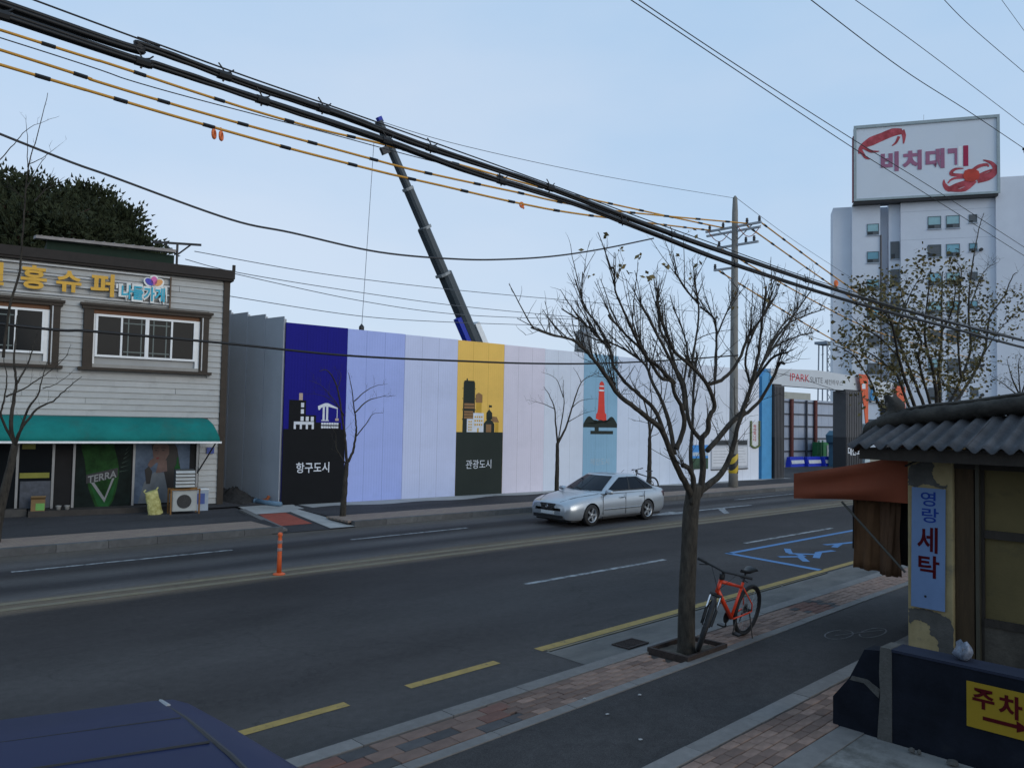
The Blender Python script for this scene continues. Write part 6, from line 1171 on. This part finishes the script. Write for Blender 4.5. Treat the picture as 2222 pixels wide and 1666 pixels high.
for k_, dz in enumerate((.075, .125)):
    q2 = [p+Vector((.12, 0, dz)) for p in q[4:]]; rows = [[p+Vector((0, math.cos(a_)*(.13-.035*k_), math.sin(a_)*.03)) for a_ in [2*math.pi*j/10 for j in range(10)]] for p in q2]; r_ = MB().grid(rows, closed=True); r_.poly(rows[0][::-1]); r_.poly(rows[-1]); r_.build('ridge_course', rdg, HS, smooth=True)
rows = []
for i in range(9):
    f_ = i/8; c = Vector((-.36+.1*math.sin(f_*3), .35, 2.86+.3*f_)); rr = .13*(1-f_*.55)*(1+.25*noise.noise((f_*4, 1, 0))); rows.append([c+Vector((math.cos(a_)*rr*1.1, math.sin(a_)*rr, .02*math.sin(a_*3))) for a_ in [2*math.pi*j/12 for j in range(12)]])
r_ = MB().grid(rows, closed=True); r_.poly(rows[-1]); r_.build('ridge_end_ornament', rdg, HS, smooth=True)
rows = []
for i in range(8):
    f_ = i/7; c = Vector((-.5-.22*f_, .3, 2.72-.18*f_)); rr = .14-.03*f_; rows.append([c+Vector((math.sin(a_)*.03, math.cos(a_)*rr*1.2, math.sin(a_)*rr)) for a_ in [2*math.pi*j/12 for j in range(12)]])
r_ = MB().grid(rows, closed=True); r_.poly(rows[-1]); r_.build('ridge_end_tile', rdg, HS, smooth=True)
MB().add([(-.5, .75, 2.55), (3.4, .75, 2.9), (3.4, 3.9, 2.3), (-.5, 3.9, 2.1), (-.5, .4, 2.66), (3.4, .4, 3.1)], [(4, 5, 1, 0), (0, 1, 2, 3)]).build('rear_roof', corr, HS)
# rust red awning over the pavement
RA = empty('red_awning', (10.1, 3.74, .14), R(-90), 'rust red fabric awning jutting from the old house', 'awning')
rfab = M('rust_fabric', (.19, .046, .02), .85, .12, 2, .1, 30)
def flap(y, sgn):
    P_ = []
    for j in range(9):
        v = j/8; row_ = []
        for i in range(17):
            u = i/16; x = -1.47+u*1.47; zt = 2.12+u*.32-.05*math.sin(math.pi*u)*.3; zb = 1.79+.06*u+.015*math.sin(math.pi*u)
            fold = .05*math.sin(v*9+u*2.2)*math.sin(math.pi*u)*(v > .02)+.03*math.sin(math.pi*v)*math.sin(math.pi*u)
            row_.append((x, y-sgn*fold, zt+(zb-zt)*v-.02*math.sin(math.pi*u)*math.sin(math.pi*v)))
        P_.append(row_)
    return P_
MB().grid(flap(0, 1)).build('side_flap', rfab, RA, smooth=True); MB().grid(flap(2.6, -1)).build('side_flap', rfab, RA, smooth=True)
MB().grid([[(-1.47+1.47*i/16, 2.6*j/10, 2.12+.32*i/16-.015*math.sin(math.pi*i/16)-.03*math.sin(math.pi*j/10)*math.sin(math.pi*i/16)) for i in range(17)] for j in range(11)]).build('top_sheet', rfab, RA, smooth=True)
MB().grid([[(-1.472-.01*math.sin(j*1.3), 2.6*j/20, 2.12-.33*i/4) for i in range(5)] for j in range(21)]).build('valance', rfab, RA, smooth=True)
MB().tube([(-.83, .02, 1.8), (-.04, -.02, 1.03)], .014, 6).build('brace', M('brace_grey', (.06, .058, .05), .6), RA); MB().tube([(-1.46, 0.01, 1.82), (-1.46, 2.59, 1.82)], .018, 6).build('rail', steel, RA)
MB().tube([(-.02, -.06, 2.3), (.1, -.09, 2.36), (.25, -.12, 2.42), (.4, -.1, 2.44)], .011, 5).build('cord', cabk, RA)
def cloth(name, label, x0, x1, y, z0, z1, mat, amp, wl, sd):
    E_ = empty(name, (10.1+y, 3.74, .14), R(-90), label, 'cloth', 'cloths hung under the red awning'); P_ = []
    for j in range(9):
        v = j/8; P_.append([(x0+(x1-x0)*i/28+.01*math.sin(v*5+i), amp*math.sin(2*math.pi*i/28*wl+sd)*(.5+.5*v)+.03*noise.noise((i*.2, v*2, sd)), z1+(z0-z1)*v+(.007*math.sin(i*.7+sd) if j == 8 else 0)) for i in range(29)])
    o = MB().grid(P_).build('fabric', mat, E_, smooth=True); s_ = o.modifiers.new('t', 'SOLIDIFY'); s_.thickness = .006
    MB().tube([(x0-.02, 0, z1), (x1+.02, 0, z1)], .01, 5).build('hanging_rod', steel, E_); MB().tube([((x0+x1)/2, 0, z1), ((x0+x1)/2, 0, z1+.1)], .004, 4).build('hook', steel, E_); return E_
cloth('hanging_cloth', 'wide brown cloth hanging under the outer half of the red awning', -.82, -.46, .35, .93, 1.86, M('cloth_brown', (.1, .05, .022), .9, .15, 3, .2, 60), .05, 1.3, 0)
cloth('hanging_cloth', 'second brown cloth hanging beside the house pillar under the awning', -.47, -.22, .3, .9, 1.86, M('cloth_brown_2', (.085, .045, .024), .9, .15, 3, .2, 60), .04, 1.0, 2)
cloth('hanging_cloth', 'black cloth hanging behind the brown ones near the pillar', -.5, -.08, .55, 1.02, 1.9, M('cloth_black', (.012, .012, .013), .9), .03, 2, 4)
cloth('hanging_cloth', 'narrow dark cloth at the street end under the awning', -.9, -.8, .5, 1.15, 1.86, M('cloth_dark', (.03, .022, .018), .9), .02, 1, 1)
CBn = empty('white_cabinet', (12.2, 4.2, .15), R(-90), 'pale white metal cabinet on a black base under the red awning', 'cabinet')
MB().box(-.25, .25, -.2, .2, .75, 1.45).build('case', white_paint, CBn, bevel=.02); MB().box(-.23, .23, -.18, .18, 0, .748).build('base', blackp, CBn); MB().box(-.2, .2, -.206, -.201, .85, 1.35).build('door', M('cabinet_door', (.5, .53, .54), .5), CBn)
# vertical laundry sign
VS = empty('laundry_sign', (10.02, 3.695, .14), 0, 'pale blue vertical sign with blue and red letters on the pillar', 'sign', rot=(0, R(.6), R(-90)))
MB().box(0, .37, -.012, 0, .66, 2.06).build('board', M('sign_pale_blue', (.13, .2, .34), .6, .08, 2, dirt=((.1, .16, .27), 3, .55, .3), spec=.2), VS)  # pale blue darkened: the pillar's shade is part of this colour
sbl = M('sign_blue_ink', (.015, .04, .22), .7, spec=.1); srd = M('sign_red_ink', (.06, .003, .006), .7, spec=.1)
text('letter', '영', VS, sbl, .1, .265, 1.85, 2.02, -.013, .003, .012); text('letter', '랑', VS, sbl, .115, .3, 1.66, 1.83, -.013, .003, .012); text('letter', '세', VS, srd, .065, .29, 1.31, 1.61, -.013, .003, .02); text('letter', '탁', VS, srd, .08, .31, 1.02, 1.28, -.013, .003, .02)
MB().lathe([(.014, 0), (.014, .004)], 10, Matrix.Translation((.16, -.0125, .8)) @ Matrix.Rotation(R(90), 4, 'X')).build('bolt', blackp, VS)
# dark low wall with the parking sign
LW = empty('low_wall', (7.35, 2.97, .13), R(-90), 'low navy painted wall with a bare concrete corner', 'wall')
navy = M('navy_paint', (.0055, .007, .012), .75, .3, 3, .2, 50, c2=(.008, .010, .016), dirt=((.016, .017, .019), 3, .62, .2), spec=.12); ncap = M('navy_cap', (.018, .022, .038), .7, .15, 3, spec=.15)  # wall and cap tones include painted-in shade and vignette
MB().box(.1, 3.2, 0, .24, -.05, .795).build('wall', navy, LW); MB().box(.1, 3.2, -.012, .25, .797, .82).build('cap', ncap, LW)
q = [(.1, -.05), (.1, .8), (.085, .82), (.0, .82), (-.01, .6), (.0, .4), (-.015, .2), (-.03, -.05)]
MB().extr([(a, -.006, b) for a, b in q], (0, .25, 0)).build('bare_corner', grey_pl, LW)
MB().extr([(-.02, .02, -.05), (-.0, .02, .78), (-.15, .02, .76), (-.29, .02, .47), (-.44, .02, .27), (-.44, .02, -.05)], (0, .2, 0)).build('sloped_end', navy, LW)
MB().extr([(-.28, .019, .46), (-.15, .019, .46), (-.02, .019, .36), (-.01, .019, .44), (-.12, .019, .5), (-.26, .019, .5)], (0, -.006, 0)).build('cement_patch', grey_pl, LW)
for i, (x, s_) in enumerate(((.3, .03), (.36, .02), (.62, .05))): MB().lathe([(.01, 0), (s_, .01), (s_*.8, .03), (.005, .04)], 7, Matrix.Translation((x, -.1, .02))).build('rubble', grey_pl, LW)
PS = empty('parking_sign', (7.345, 2.97, .13), R(-90), 'yellow parking sign with dark red letters and arrow on the navy wall', 'sign')
MB().box(.7, 1.5, -.008, 0, .335, .7).build('board', M('sign_yellow', (.26, .17, .012), .6, .08, 2, spec=.2), PS)  # yellow dulled to carry the shade of this corner in its colour
sr2 = M('sign_dark_red', (.06, .003, .005), .7, spec=.1)
text('letter', '주', PS, sr2, .745, .905, .5, .66, -.009, .003, .03); text('letter', '차', PS, sr2, .935, 1.1, .48, .66, -.009, .003, .03); text('letter', '장', PS, sr2, 1.14, 1.3, .48, .66, -.009, .003, .03)
MB().shape([(.82, .415), (1.06, .415), (1.06, .385), (1.15, .43), (1.06, .475), (1.06, .445), (.82, .445)], -.009, .003).build('arrow', sr2, PS)
PBg = empty('plastic_bag', (7.5, 2.34, .955), .4, 'crumpled clear plastic bag lying on top of the navy wall', 'bag')
rows = []
for j in range(7):
    v = j/6; rows.append([(math.cos(a_)*.09*math.sin(.5+v*2.2)*(1+.5*noise.noise((a_*1.6, v*4, 2))), math.sin(a_)*.07*math.sin(.5+v*2.2)*(1+.5*noise.noise((a_*1.6, v*4, 8))), v*.13*(1+.25*math.sin(a_*2))) for a_ in [2*math.pi*i/12 for i in range(12)]])
b_ = MB().grid(rows, closed=True); b_.poly(rows[0][::-1]); b_.poly(rows[-1]); b_.build('film', M('bag_film', (.12, .14, .18), .35, .6, 20, spec=.4), PBg, smooth=True); MB().add([(-.08, 0, .1), (-.16, .02, .14), (-.13, .03, .09)], [(0, 1, 2)]).build('handle', M('bag_film', (.3, .34, .42)), PBg)
# litter
lit = M('litter_white', (.32, .32, .31), .8)
for i, (x, y, zz, lab) in enumerate(((1697, 1272, .01, 'white scrap of paper in the gutter right of the bicycle'), (1268, 1516, .15, 'tiny pale scrap on the brick strip left of the big tree'), (1388, 1508, .148, 'pale scrap on the cycle lane nearest the brick strip'), (1318, 1550, .148, 'pale scrap in the middle of the cycle lane'), (1390, 1605, .148, 'pale leaf on the cycle lane near the bottom edge'))):
    p = at(x, y, Z=zz); E_ = MB(); rg = random.Random(i); s_ = .028
    ring = [Vector((math.cos(a_)*s_*rg.uniform(.6, 1.1), math.sin(a_)*s_*.7*rg.uniform(.6, 1.1), .004+.008*rg.random())) for a_ in [2*math.pi*j/7 for j in range(7)]]
    E_.add(ring+[Vector((0, 0, .016))], [(j, (j+1) % 7, 7) for j in range(7)]); o = E_.build('paper_scrap', lit); o.location = p; tag(o, lab, 'litter', 'litter')
